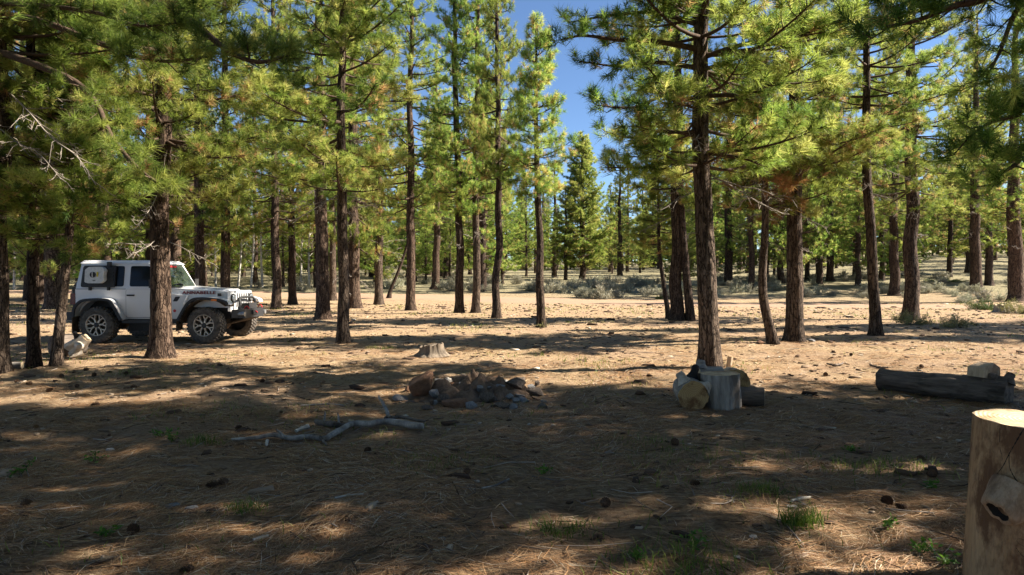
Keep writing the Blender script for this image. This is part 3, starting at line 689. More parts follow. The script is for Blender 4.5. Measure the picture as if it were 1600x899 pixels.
# notable far trees
b = G(910, 438); put_far(b[0], b[1], 'FG', 1.4, 13.8, 'light green cone-shaped pine below the gap of blue sky', None, 'bark_dark', 0.3)
o = ob('crown', VAR['FG']['crown'], LASTROOT[0], loc=(0, 0, 0.9), rot=(0, 0, 2.1), scale=(1.1, 1.1, 0.98))
for px, py, H, wv, lab in ((866, 434, 12, 1.2, 'far pine trunk just before the cone-shaped pine'), (969, 431, 13, 1.4, 'far dark pine just past the cone-shaped pine'), (884, 438, 9, 0.8, 'slender far pine touching the cone-shaped pine'),
                           (1262, 438, 14, 0.9, 'thin far trunk right behind the thick grey-brown pine'), (1297, 439, 15, 1.3, 'far trunk halfway between thick grey-brown pine and slender tilted pine'), (1335, 433, 14, 0.8, 'thinnest far trunk by the slender tilted pine'),
                           (1546, 446, 16, 1.2, 'dark far trunk between the two reddish pines'), (1483, 432, 15, 1.0, 'small far trunk beside the bright green ground shrub')):
    b = G(px, py); put_far(b[0], b[1], random.choice(['FA', 'FB']), wv, H, lab, None, 'bark_dark', random.uniform(0, 6))
n = 0; tries = 0
while n < 235 and tries < 12000:
    tries += 1
    px = random.uniform(-130, 1730); Y = 30 + 85 * random.random() ** 1.25
    if n % 7 == 0: px = random.uniform(60, 700); Y = random.uniform(52, 75)
    x = (px - 800) / F_PX * Y
    if Y < 47 and px > 640: continue
    rd = np.min(np.hypot(rc[:, 0] - x, rc[:, 1] - Y))
    if rd < 4.2 or not free(x, Y, 2.6 if Y < 60 else 2.2): continue
    H = random.uniform(15, 24) if (n % 3 and n % 7) or Y < 44 else random.uniform(6, 13)
    if 800 < px < 975:            # the gap: only lower trees stand in it
        if Y < (62 if not 835 < px < 980 else 80): continue
        top = 245 + 0.9 * abs(px - 900) * 0.3
        H = min(H, 1.5 + (430 - top) / F_PX * Y - float(terr(x, Y)) - random.uniform(0, 3))
        if H < 5: continue
    elif 975 <= px < 1075 and Y < 82 and Y > 54: continue
    elif 975 <= px < 1030 or 760 < px <= 800:
        H = min(H, 16)
    if px < 560: lab, gr = 'one of the pines in the woodland behind the vehicle', 'woodland behind the vehicle'
    elif px < 1080: lab, gr = 'one of the far pines behind the open middle of the clearing', 'woodland behind the middle of the clearing'
    else: lab, gr = 'one of the far pines on the sagebrush slope', 'woodland on the sagebrush slope'
    put_far(x, Y, (random.choice(['FA', 'FB', 'FA', 'FB', 'FC']) if H > 11 else 'FC'), random.uniform(0.7, 1.5) * min(1, H / 13), H, lab, gr, random.choice(['bark_dark', 'bark_dark', 'bark_red', 'bark']), random.uniform(0, 6.28)); label_later(LASTROOT[0], 'pine'); n += 1

# the distant wood beyond them reads as one mass
c = Crown(50); c.crown(13, 2.6, whorl=0.8, step=0.5, tl=0.9, dens=1.0, cone=True, pw=0.8)
cg = c.needle_geo(4, 0.48, 0.20); fv = np.concatenate(cg.V); fa = np.concatenate(cg.A)
tv, tq = tube_arr(np.array([[0, 0, -1.6], [0, 0, 5], [0, 0, 12.5]]), [0.24, 0.2, 0.04], 6)
g = Geo(); n = 0
while n < 260:
    px = random.uniform(-150, 1750); Y = 96 + 75 * random.random() ** 1.3; x = (px - 800) / F_PX * Y
    s = random.uniform(0.5, 1.5)
    if 790 < px < 985: s = random.uniform(0.35, 0.95)
    base = np.array([x, Y, float(terr(x, Y)) + 0.1 * s]); th = random.uniform(0, 6.28); rot = np.array(Matrix.Rotation(th, 3, 'Z')).T
    g.add(fv @ rot * [s * 0.95, s * 0.95, s] + base, np.arange(len(fv)).reshape(-1, 3), None, 0, fa)
    g.add(tv * s + base, None, tq, 1); n += 1
tag(ob('far_woodland', g.mesh('far_woodland', [M['needles'], M['bark_dark']])), 'dense distant pine wood closing off the view', 'woodland', None, 'stuff')

# ------------------------------------------------------------------ the parked vehicle
M['paint'] = NM('white_paint'); _m = M['paint']
dz = _m.n('ShaderNodeSeparateXYZ', {0: _m.n('ShaderNodeTexCoord').outputs['Object']}).outputs[2]
dust = _m.math('MULTIPLY', _m.ramp(dz, [(0.35, (1, 1, 1)), (0.95, (0.12, 0.12, 0.12))]), _m.math('ADD', _m.noise(_m.coord(), 5, 6, 0.7), 0.1))
_m.base(_m.mix(dust, (0.74, 0.75, 0.77), (0.52, 0.40, 0.29)), 0.32, 0.5); _m.b.inputs['Coat Weight'].default_value = 0.5; _m.b.inputs['Coat Roughness'].default_value = 0.12
M['paint'] = _m.m
M['trim'] = plain('black_plastic_trim', (0.028, 0.028, 0.030), 0.6, 0.4, 0, 30, 0.35)
M['steel'] = plain('grey_bumper_steel', (0.045, 0.046, 0.050), 0.45, 0.5, 0.3, 30, 0.3)
M['tyre'] = plain('dusty_tyre', (0.115, 0.100, 0.086), 0.9, 0.2, 0, 18, 0.55)
M['rim'] = plain('machined_spoke', (0.50, 0.42, 0.34), 0.4, 0.5, 0.6, 20, 0.35)
M['rim_dark'] = plain('dark_rim_well', (0.055, 0.042, 0.033), 0.6, 0.4, 0.2, 12, 0.4)
M['dusty'] = plain('dusty_underbody', (0.11, 0.080, 0.055), 0.9, 0.2, 0, 8, 0.6)
M['red'] = plain('red_paint', (0.48, 0.020, 0.022), 0.45, 0.5, 0, 30, 0.15)
M['dark_red'] = plain('tail_lamp_red', (0.12, 0.012, 0.014), 0.25, 0.5, 0, 30, 0.2)
M['decal'] = plain('maroon_lettering', (0.21, 0.03, 0.038), 0.5, 0.4, 0, 30, 0.15)
M['amber'] = plain('amber_lens', (0.80, 0.20, 0.015), 0.25, 0.5, 0, 30, 0.1)
M['lens'] = plain('headlamp_lens', (0.30, 0.32, 0.34), 0.08, 0.8, 0.5, 30, 0.2)
M['white_plastic'] = plain('white_plastic', (0.72, 0.70, 0.66), 0.5, 0.4, 0, 18, 0.15)
M['yellow'] = plain('yellow_sticker', (0.72, 0.60, 0.05), 0.6, 0.3, 0, 18, 0.1)
_m = NM('tinted_glass'); _m.base((0.006, 0.007, 0.007), 0.06, 0.22); M['glass'] = _m.m
_m = NM('windscreen_glass'); _m.base(_m.ramp(_m.noise(_m.coord(), 4, 3), [(0.35, (0.018, 0.026, 0.022)), (0.7, (0.05, 0.065, 0.055))]), 0.02, 0.6); _m.b.inputs['Coat Weight'].default_value = 0.3; M['screen'] = _m.m

def bm_obj(name, bm, mat, parent, bevel=0.0, smooth=True, **kw):
    if bevel: bmesh.ops.bevel(bm, geom=[e for e in bm.edges if e.calc_face_angle(0) > 0.35], offset=bevel, segments=2, profile=0.6, affect='EDGES')
    bmesh.ops.recalc_face_normals(bm, faces=bm.faces[:])
    me = bpy.data.meshes.new(name); bm.to_mesh(me); bm.free(); me.materials.append(M[mat])
    if smooth:
        me.shade_smooth() if hasattr(me, 'shade_smooth') else None
        try: me.set_sharp_from_angle(angle=R_(38))
        except Exception: pass
    return ob(name, me, parent, **kw)
def hexa(v8):
    bm = bmesh.new(); vs = [bm.verts.new(v) for v in v8]
    for f in ((0, 3, 2, 1), (4, 5, 6, 7), (0, 1, 5, 4), (1, 2, 6, 5), (2, 3, 7, 6), (3, 0, 4, 7)): bm.faces.new([vs[i] for i in f])
    return bm
def boxbm(c, s):
    x, y, z = c; a, b, d = s[0] / 2, s[1] / 2, s[2] / 2
    return hexa([(x - a, y - b, z - d), (x + a, y - b, z - d), (x + a, y + b, z - d), (x - a, y + b, z - d), (x - a, y - b, z + d), (x + a, y - b, z + d), (x + a, y + b, z + d), (x - a, y + b, z + d)])
def prism(profile, y0, y1):
    bm = bmesh.new()
    a = [bm.verts.new((x, y0, z)) for x, z in profile]; b = [bm.verts.new((x, y1, z)) for x, z in profile]
    bm.faces.new(a); bm.faces.new(b[::-1]); n = len(a)
    for i in range(n): bm.faces.new((a[i], b[i], b[(i + 1) % n], a[(i + 1) % n]))
    return bm
def rounded(poly, r, n=4):
    out = []; k = len(poly)
    for i in range(k):
        p = np.array(poly[i]); a = unit(np.array(poly[i - 1]) - p); b = unit(np.array(poly[(i + 1) % k]) - p)
        for t in np.linspace(0, 1, n + 1): out.append(tuple(p + a * r * (1 - t) ** 2 + b * r * t ** 2))
    return out
def panel(poly, ymap, th, out):
    """flat panel with thickness lying on a surface y=ymap(x,z); out = outward sign"""
    bm = bmesh.new()
    a = [bm.verts.new((x, ymap(x, z), z)) for x, z in poly]; b = [bm.verts.new((x, ymap(x, z) + out * th, z)) for x, z in poly]
    bm.faces.new(a); bm.faces.new(b[::-1]); n = len(a)
    for i in range(n): bm.faces.new((a[i], b[i], b[(i + 1) % n], a[(i + 1) % n]))
    return bm
def strip(path, y0, y1, th):
    bm = bmesh.new(); rows = []
    p = np.array(path); t = unit(np.gradient(p, axis=0)); nrm = np.stack([-t[:, 1], t[:, 0]], -1)
    for q, nn in zip(p, nrm):
        rows.append([bm.verts.new(v) for v in ((q[0], y0, q[1]), (q[0], y1, q[1]), (q[0] - nn[0] * th, y1, q[1] - nn[1] * th), (q[0] - nn[0] * th, y0, q[1] - nn[1] * th))])
    for a, b in zip(rows[:-1], rows[1:]):
        for i in range(4): bm.faces.new((a[i], b[i], b[(i + 1) % 4], a[(i + 1) % 4]))
    bm.faces.new(rows[0]); bm.faces.new(rows[-1][::-1])
    return bm

car = bpy.data.objects.new('off_road_vehicle', None); COL.objects.link(car)
tag(car, 'white two-door off-road vehicle with maroon lettering on its bonnet', 'vehicle')
YAW = R_(-3.0)
A0 = G(150, 537.5); car.rotation_euler = (0, 0, YAW)
o_ = Matrix.Rotation(YAW, 3, 'Z') @ Vector((0, -0.93, 0))
car.location = Vector(A0) - o_; car.location.z = float(A0[2]) + 0.01
arc = lambda cx, cz, r, a0, a1, n: [(cx + r * math.cos(R_(a)), cz + r * math.sin(R_(a))) for a in np.linspace(a0, a1, n)]
tub = [(-0.60, 0.62), (-0.60, 1.20), (1.45, 1.215), (1.47, 1.10), (1.98, 1.06), (1.90, 0.90), (1.84, 0.54), (0.54, 0.54)] + arc(0, 0.44, 0.55, 14, 160, 14)
body = bm_obj('body', prism(tub, -0.745, 0.745), 'paint', car, 0.018)
def yside(sgn):
    return lambda x, z: sgn * (0.737 - max(0, (z - 1.21)) / 0.59 * 0.085)
top = bm_obj('hardtop', hexa([(-0.60, -0.735, 1.203), (1.44, -0.735, 1.203), (1.44, 0.735, 1.203), (-0.60, 0.735, 1.203), (-0.50, -0.652, 1.80), (1.12, -0.652, 1.80), (1.12, 0.652, 1.80), (-0.50, 0.652, 1.80)]), 'paint', car, 0.02)
bm_obj('roof_panel', hexa([(-0.53, -0.672, 1.782), (1.18, -0.672, 1.775), (1.18, 0.672, 1.775), (-0.53, 0.672, 1.782), (-0.48, -0.60, 1.855), (1.06, -0.60, 1.85), (1.06, 0.60, 1.85), (-0.48, 0.60, 1.855)]), 'paint', top, 0.022)
bm_obj('seam', boxbm((-0.02, 0, 1.205), (1.19, 1.499, 0.010)), 'trim', top, 0)
hood = bm_obj('hood', hexa([(1.42, -0.70, 0.82), (2.86, -0.575, 0.78), (2.86, 0.575, 0.78), (1.42, 0.70, 0.82), (1.42, -0.685, 1.235), (2.84, -0.545, 1.145), (2.84, 0.545, 1.145), (1.42, 0.685, 1.235)]), 'paint', car, 0.035)
bm_obj('hood_bulge', hexa([(1.60, -0.36, 1.19), (2.78, -0.30, 1.10), (2.78, 0.30, 1.10), (1.60, 0.36, 1.19), (1.66, -0.31, 1.262), (2.70, -0.25, 1.192), (2.70, 0.25, 1.192), (1.66, 0.31, 1.262)]), 'paint', hood, 0.015)
bm_obj('cowl_vent', boxbm((1.50, 0, 1.243), (0.13, 1.22, 0.02)), 'trim', hood, 0.004)
for s in (-1, 1):
    bm_obj('hood_latch', boxbm((2.66, s * 0.605, 1.075), (0.075, 0.035, 0.065)), 'trim', hood, 0.012)
    # doors, windows
    dr = bm_obj('door', panel(rounded([(0.585, 0.575), (1.405, 0.575), (1.405, 1.195), (0.585, 1.195)], 0.05), lambda x, z: s * 0.7445, 0.010, s), 'paint', car, 0.004)
    bm_obj('seam', panel(rounded([(0.575, 0.565), (1.415, 0.565), (1.415, 1.196), (0.575, 1.196)], 0.05), lambda x, z: s * 0.7445, 0.003, s), 'trim', dr, 0)
    bm_obj('handle', boxbm((0.70, s * 0.772, 1.065), (0.165, 0.030, 0.034)), 'trim', dr, 0.008)
    bm_obj('handle_cup', boxbm((0.68, s * 0.757, 1.035), (0.06, 0.012, 0.05)), 'paint', dr, 0.005)
    fr = bm_obj('window_frame', panel(rounded([(0.60, 1.225), (1.395, 1.225), (1.135, 1.765), (0.60, 1.765)], 0.05), yside(s), 0.012, s), 'paint', car, 0.003)
    bm_obj('pane', panel(rounded([(0.665, 1.262), (1.325, 1.262), (1.10, 1.722), (0.665, 1.722)], 0.05), yside(s), 0.019, s), 'glass', fr, 0.002)
    bm_obj('side_window', panel(rounded([(-0.47, 1.262), (0.515, 1.262), (0.515, 1.722), (-0.42, 1.722)], 0.05), yside(s), 0.008, s), 'glass', car, 0.002)
    mir = bm_obj('mirror', boxbm((1.30, s * 0.90, 1.33), (0.10, 0.17, 0.19)), 'trim', car, 0.03)
    bm_obj('mirror_arm', boxbm((1.33, s * 0.79, 1.25), (0.07, 0.10, 0.05)), 'trim', mir, 0.01)
    # flares
    for path, nm in (([(-0.56, 0.60), (-0.52, 0.80), (-0.36, 0.96), (-0.12, 1.0), (0.20, 1.0), (0.37, 0.92), (0.59, 0.53)], 'rear'), ([(1.84, 0.53), (2.02, 0.84), (2.16, 0.98), (2.34, 1.03), (2.72, 1.01), (2.96, 0.95), (3.01, 0.87)], 'front')):
        sp_ = spline(np.array(path), 22)
        fl = bm_obj('fender_flare', strip(sp_, s * 0.70, s * 0.915, 0.045), 'paint', car, 0.010)
        bm_obj('flare_lip', strip(sp_ - np.array([0, 0.0]), s * 0.905, s * 0.945, 0.055), 'trim', fl, 0.006)
    lin = bm_obj('wheel_well', strip(spline(np.array([(1.86, 0.50), (2.04, 0.80), (2.34, 0.975), (2.72, 0.955), (2.93, 0.84)]), 14), s * 0.42, s * 0.88, 0.02), 'dusty', car, 0)
    bm_obj('inner_fender', boxbm((2.4, s * 0.47, 0.78), (0.95, 0.12, 0.5)), 'trim', car, 0.0)
    bm_obj('inner_fender', boxbm((0.0, s * 0.44, 0.75), (1.1, 0.12, 0.6)), 'trim', car, 0.0)
    bm_obj('marker_lamp', boxbm((2.70, s * 0.922, 0.968), (0.12, 0.065, 0.042)), 'amber', car, 0.010)
    bm_obj('fender_vent', panel(rounded([(1.66, 0.93), (1.76, 0.93), (1.83, 1.035), (1.72, 1.035)], 0.02), lambda x, z: s * 0.7445, 0.006, s), 'trim', car, 0)
    bm_obj('fender_vent', panel(rounded([(0.40, 0.80), (0.43, 0.80), (0.50, 0.66), (0.47, 0.66)], 0.01), lambda x, z: s * 0.7445, 0.006, s), 'trim', car, 0)
    bm_obj('badge', panel(arc(1.70, 0.72, 0.034, 0, 330, 12), lambda x, z: s * 0.7445, 0.007, s), 'red', car, 0)
    bm_obj('rock_rail', boxbm((1.2, s * 0.765, 0.485), (1.36, 0.10, 0.085)), 'trim', car, 0.02)
    bm_obj('tail_lamp', boxbm((-0.655, s * 0.665, 0.98), (0.13, 0.16, 0.25)), 'dark_red', car, 0.02)
    bm_obj('mud_flap', boxbm((-0.56, s * 0.79, 0.40), (0.02, 0.25, 0.36)), 'dusty', car, 0.004)
    bm_obj('mud_flap', boxbm((1.83, s * 0.79, 0.42), (0.02, 0.25, 0.26)), 'dusty', car, 0.004)
    # headlamps
    g = Geo(); add_tube(g, [(2.895, s * 0.455, 0.99), (2.925, s * 0.455, 0.99)], [0.105, 0.100], 28); hl = ob('headlight', g.mesh('headlight', [M['trim']]), car)
    g = Geo(); th = np.linspace(0, 1, 6); add_tube(g, np.stack([2.92 + 0.03 * np.sin(th * 1.57), 0 * th + s * 0.455, 0 * th + 0.99], -1), 0.088 * np.cos(th * 1.5), 24); ob('lens', g.mesh('lens', [M['lens']]), hl)
    g = Geo(); add_tube(g, [(3.0, s * 0.56, 0.64), (3.22, s * 0.56, 0.64)], [0.055, 0.052], 16); ob('fog_lamp', g.mesh('fog_lamp', [M['lens']]), car)
    hk = Geo(); add_tube(hk, spline([(3.12, s * 0.36, 0.74), (3.15, s * 0.36, 0.80), (3.20, s * 0.36, 0.80), (3.22, s * 0.36, 0.75)], 10), [0.015] * 10, 7); ob('tow_hook', hk.mesh('tow_hook', [M['red']]), car)
# windscreen on the slope
def slope(u, t): return (1.452 - 0.325 * t + 0.008, u * (0.64 - 0.05 * t), 1.235 + 0.53 * t)
bm = bmesh.new(); nv = np.array([0.865, 0, 0.5]) * 0.006
fa = [bm.verts.new(np.array(slope(u, t)) + nv) for u, t in rounded([(-1, 0.03), (1, 0.03), (1, 0.97), (-1, 0.97)], 0.07)]; bm.faces.new(fa)
ws = bm_obj('windscreen', bm, 'screen', car)
bn = Geo()
for k in range(9):
    u = -0.42 + k * 0.105
    p0 = np.array(slope(u, 0.90)) + nv * 2.2
    add_box(bn, p0, (0.012, 0.042, 0.040 + 0.012 * (k % 2)), 0, 0, 0.5, R_(-31))
bo = ob('windscreen_banner', bn.mesh('windscreen_banner', [M['red']], False), ws); bo['kind'] = 'stuff'
wp = Geo(); add_tube(wp, spline([slope(-0.75, 0.02), np.array(slope(-0.3, 0.12)) + nv * 4, np.array(slope(0.1, 0.10)) + nv * 4], 8), [0.012] * 8, 5); ob('wiper', wp.mesh('wiper', [M['trim']]), ws)
# grille
gr = bm_obj('grille', hexa([(2.85, -0.60, 0.70), (2.90, -0.58, 0.70), (2.90, 0.58, 0.70), (2.85, 0.60, 0.70), (2.83, -0.575, 1.16), (2.875, -0.555, 1.15), (2.875, 0.555, 1.15), (2.83, 0.575, 1.16)]), 'paint', car, 0.012)
for k in range(7):
    y = (k - 3) * 0.094
    bm_obj('grille_slot', panel([(a, b) for a, b in rounded([(y - 0.026, 0.77), (y + 0.026, 0.77), (y + 0.026, 1.10), (y - 0.026, 1.10)], 0.024)], lambda x, z: 0.0, 0.004, 1), 'trim', gr, 0, loc=(2.906 + 0.023, 0, 0.05), rot=(0, 0, R_(90)), scale=(1, 1, 0.96)).rotation_euler = (R_(-3.2) * 0, 0, R_(90))
# bumper, winch, hoop
bp = bm_obj('front_bumper', hexa([(2.98, -0.70, 0.56), (3.20, -0.50, 0.54), (3.20, 0.50, 0.54), (2.98, 0.70, 0.56), (2.98, -0.70, 0.74), (3.20, -0.50, 0.745), (3.20, 0.50, 0.745), (2.98, 0.70, 0.74)]), 'steel', car, 0.022)
bm_obj('skid_plate', hexa([(2.70, -0.40, 0.40), (3.10, -0.42, 0.50), (3.10, 0.42, 0.50), (2.70, 0.40, 0.40), (2.70, -0.40, 0.43), (3.14, -0.42, 0.535), (3.14, 0.42, 0.535), (2.70, 0.40, 0.43)]), 'dusty', bp, 0.004)
wi = bm_obj('winch', boxbm((3.08, 0, 0.81), (0.17, 0.42, 0.12)), 'trim', car, 0.03)
bm_obj('fairlead', boxbm((3.215, 0, 0.66), (0.03, 0.30, 0.09)), 'steel', wi, 0.01)
g = Geo(); add_tube(g, spline([(3.05, -0.42, 0.73), (3.03, -0.40, 0.93), (2.99, -0.28, 1.00), (2.99, 0.28, 1.00), (3.03, 0.40, 0.93), (3.05, 0.42, 0.73)], 40), [0.027] * 40, 9); ob('grille_hoop', g.mesh('grille_hoop', [M['trim']]), car)
g = Geo(); add_tube(g, spline([(3.235, -0.03, 0.69), (3.25, -0.0, 0.66), (3.25, 0.03, 0.65)], 8), [0.014] * 8, 6); ob('winch_hook', g.mesh('winch_hook', [M['red']]), wi)
bm_obj('rear_bumper', hexa([(-0.80, -0.76, 0.50), (-0.60, -0.80, 0.50), (-0.60, 0.80, 0.50), (-0.80, 0.76, 0.50), (-0.80, -0.76, 0.68), (-0.60, -0.80, 0.70), (-0.60, 0.80, 0.70), (-0.80, 0.76, 0.68)]), 'trim', car, 0.02)
bm_obj('chassis', boxbm((1.15, 0, 0.50), (3.3, 0.80, 0.16)), 'dusty', car, 0.02)
bm_obj('fuel_tank_skid', boxbm((0.85, -0.30, 0.36), (0.7, 0.45, 0.22)), 'trim', car, 0.04)
for x in (0, 2.46):
    g = Geo(); add_tube(g, [(x, -0.75, 0.40), (x, 0.75, 0.40)], [0.05, 0.05], 10); add_tube(g, spline([(x, -0.18, 0.4), (x, 0, 0.4), (x, 0.18, 0.4)], 7), [0.06, 0.12, 0.15, 0.16, 0.15, 0.12, 0.06], 12); ob('axle', g.mesh('axle', [M['dusty']]), car)
# wheels
def tyre_mesh():
    prof = [(-0.125, 0.235), (-0.138, 0.27), (-0.142, 0.32), (-0.132, 0.362), (-0.115, 0.385), (-0.06, 0.392), (0.06, 0.392), (0.115, 0.385), (0.132, 0.362), (0.142, 0.32), (0.138, 0.27), (0.125, 0.235)]
    n = 48; th = np.linspace(0, 2 * math.pi, n, endpoint=False); V = np.array([[[r * math.cos(t), y, r * math.sin(t)] for y, r in prof] for t in th]); k = len(prof)
    i = np.arange(n)[:, None]; j = np.arange(k - 1)[None]; i2 = (i + 1) % n
    g = Geo(); g.add(V, None, np.stack([i * k + j, i * k + j + 1, i2 * k + j + 1, i2 * k + j], -1).reshape(-1, 4))
    for q in range(34):
        a = q * 2 * math.pi / 34
        for yy, of, ln in ((-0.105, 0, 0.055), (-0.035, 0.5, 0.06), (0.035, 0, 0.06), (0.105, 0.5, 0.055)):
            aa = a + of * 2 * math.pi / 34; r = 0.398 if abs(yy) < 0.1 else 0.388
            B = np.array([[sx * 0.011, sy * ln / 2, sz * 0.024] for sz in (-1, 1) for sy in (-1, 1) for sx in (-1, 1)])
            B = B @ np.array(Matrix.Rotation(-aa, 3, 'Y')).T + np.array([r * math.cos(aa), yy, r * math.sin(aa)])
            g.add(B, None, [[0, 2, 3, 1], [4, 5, 7, 6], [0, 1, 5, 4], [2, 6, 7, 3], [0, 4, 6, 2], [1, 3, 7, 5]])
    return g.mesh('tyre', [M['tyre']], False)
TY = tyre_mesh()
def lathe_y(prof, n, mat):
    th = np.linspace(0, 2 * math.pi, n, endpoint=False); V = np.array([[[r * math.cos(t), y, r * math.sin(t)] for y, r in prof] for t in th]); k = len(prof)
    i = np.arange(n)[:, None]; j = np.arange(k - 1)[None]; i2 = (i + 1) % n
    g = Geo(); g.add(V, None, np.stack([i * k + j, i * k + j + 1, i2 * k + j + 1, i2 * k + j], -1).reshape(-1, 4)); return g.mesh('lathe', [M[mat]])
RB = lathe_y([(-0.03, 0.001), (-0.03, 0.17), (-0.05, 0.228), (-0.125, 0.236), (0.125, 0.236)], 36, 'rim_dark')
RL = lathe_y([(-0.10, 0.2445), (-0.132, 0.2445), (-0.134, 0.236), (-0.128, 0.222), (-0.09, 0.219)], 40, 'rim')
bm = hexa([(-0.022, -0.075, 0.045), (0.022, -0.075, 0.045), (0.020, -0.115, 0.045), (-0.020, -0.115, 0.045), (-0.021, -0.07, 0.15), (0.021, -0.07, 0.15), (0.017, -0.110, 0.15), (-0.017, -0.110, 0.15)])
b2 = hexa([(-0.021, -0.07, 0.135), (0.002, -0.07, 0.145), (0.002, -0.112, 0.145), (-0.019, -0.112, 0.135), (-0.072, -0.07, 0.222), (-0.045, -0.07, 0.228), (-0.045, -0.118, 0.228), (-0.070, -0.118, 0.222)])
tmp = bpy.data.meshes.new('t'); b2.to_mesh(tmp); bm.from_mesh(tmp)
for v in b2.verts: v.co.x = -v.co.x
bmesh.ops.reverse_faces(b2, faces=b2.faces[:]); b2.to_mesh(tmp); bm.from_mesh(tmp); b2.free()
bmesh.ops.recalc_face_normals(bm, faces=bm.faces[:]); SPK = bpy.data.meshes.new('spoke'); bm.to_mesh(SPK); bm.free(); SPK.materials.append(M['rim'])
g = Geo(); add_tube(g, [(0, -0.07, 0), (0, -0.118, 0), (0, -0.126, 0)], [0.062, 0.058, 0.040], 18); HUB = g.mesh('hub', [M['trim']])
def wheel(x, y, z, flip, steer=0.0, tilt=None):
    wh = ob('wheel', RB, car, (x, y, z), (0, R_(random.uniform(0, 60)), (math.pi if flip else 0) + steer))
    if tilt is not None: wh.rotation_euler = tilt
    ob('tyre', TY, wh); ob('rim_lip', RL, wh); ob('hub', HUB, wh)
    for k in range(7): ob('spoke', SPK, wh, rot=(0, k * 2 * math.pi / 7, 0))
for x, st in ((0, 0), (2.46, R_(-3))):
    wheel(x, -0.80, 0.405, False, st); wheel(x, 0.80, 0.405, True, st)
wheel(-0.82, 0.0, 1.02, False, tilt=(0, 0, R_(-90)))
# fuel container on its bracket over the side window
ys = yside(-1)
br = bm_obj('carrier_bracket', panel(rounded([(-0.45, 1.245), (0.335, 1.245), (0.335, 1.735), (-0.42, 1.735)], 0.06), ys, 0.055, -1), 'trim', car, 0.012)
for x in (-0.24, 0.19): bm_obj('bracket_strap', boxbm((x, -0.765, 1.225), (0.05, 0.05, 0.10)), 'trim', br, 0.01)
bm_obj('clamp', boxbm((0.20, -0.74, 1.765), (0.07, 0.08, 0.10)), 'trim', br, 0.012)
for k in range(5): bm_obj('bracket_rib', boxbm((0.235, -0.775 + 0.010 * k, 1.34 + 0.08 * k), (0.13, 0.03, 0.03)), 'trim', br, 0.008)
co = bm_obj('fuel_container', panel(rounded([(-0.29, 1.36), (-0.20, 1.335), (0.06, 1.335), (0.155, 1.40), (0.135, 1.52), (0.155, 1.62), (0.10, 1.69), (0.03, 1.705), (-0.22, 1.70), (-0.30, 1.64)], 0.03), lambda x, z: ys(x, z) - 0.055, 0.11, -1), 'white_plastic', car, 0.022)
g = Geo(); add_tube(g, [(-0.105, -0.80, 1.525), (-0.105, -0.878, 1.525)], [0.066, 0.063], 20); ob('cap', g.mesh('cap', [M['trim']]), co)
bm_obj('cap_grip', boxbm((-0.105, -0.880, 1.525), (0.016, 0.02, 0.11)), 'white_plastic', co, 0.004)
bm_obj('sticker', boxbm((0.0, -0.862, 1.535), (0.028, 0.012, 0.11)), 'yellow', co, 0.0)
bm_obj('sticker', boxbm((-0.07, -0.876, 1.395), (0.06, 0.012, 0.016)), 'trim', co, 0.0)
# bonnet lettering
tc = bpy.data.curves.new('lettering', 'FONT'); tc.body = 'ANNABELLE'; tc.size = 0.105; tc.align_x = 'CENTER'; tc.align_y = 'CENTER'; tc.extrude = 0.003; tc.offset = 0.0035; tc.space_character = 1.08
tc.materials.append(M['decal'])
tx0 = bpy.data.objects.new('lettering_curve', tc); COL.objects.link(tx0); bpy.context.view_layer.update()
tme = bpy.data.meshes.new_from_object(tx0.evaluated_get(bpy.context.evaluated_depsgraph_get())); bpy.data.objects.remove(tx0); bpy.data.curves.remove(tc)
tx = bpy.data.objects.new('lettering', tme); COL.objects.link(tx); tx.parent = car; tx['kind'] = 'stuff'
hx = 2.20; yy = -(0.70 - 0.125 * (hx - 1.42) / 1.44 - 0.015 * 0.75) - 0.010
tx.location = (hx, yy + 0.003, 1.12); tx.rotation_euler = (R_(89), 0, R_(5.0)); tx.scale = (1.22, 0.86, 1)

# ------------------------------------------------------------------ logs, stumps, stones
def align(o, p0, p1, roll=0.0):
    d = Vector(np.asarray(p1) - np.asarray(p0)); q = d.to_track_quat('Z', 'Y'); o.rotation_mode = 'XYZ'
    o.rotation_euler = (q @ Matrix.Rotation(roll, 3, 'Z').to_quaternion()).to_euler(); o.location = Vector(np.asarray(p0, float))
def log_mesh(L, r0, r1, seed, sides=36, rings=30, rough=0.05, lump=0.08, fluted=0.0, bump_at=None):
    z = np.linspace(0, L, rings); th = np.linspace(0, 2 * math.pi, sides, endpoint=False); Z, T = np.meshgrid(z, th, indexing='ij')
    c, s_ = np.cos(T), np.sin(T)
    r = (r0 + (r1 - r0) * Z / L) * (1 + lump * vnoise(c * 1.3 + seed, s_ * 1.3, Z * 2.2) + rough * vnoise(c * 6, s_ * 6 + seed, Z * 6) + fluted * vnoise(c * 4.5 + seed, s_ * 4.5, Z * 0.8))
    for (ba, bz, bh, bw) in (bump_at or []):
        da = (T - ba + math.pi) % (2 * math.pi) - math.pi
        r = r + bh * np.exp(-((da * r0 / bw) ** 2 + ((Z - bz) / bw) ** 2))
    V = np.stack([c * r, s_ * r, Z], -1)
    i = np.arange(rings - 1)[:, None] * sides; j = np.arange(sides)[None]; j2 = (j + 1) % sides
    g = Geo(); g.add(V, None, np.stack([i + j, i + j2, i + sides + j2, i + sides + j], -1).reshape(-1, 4))
    return g, V
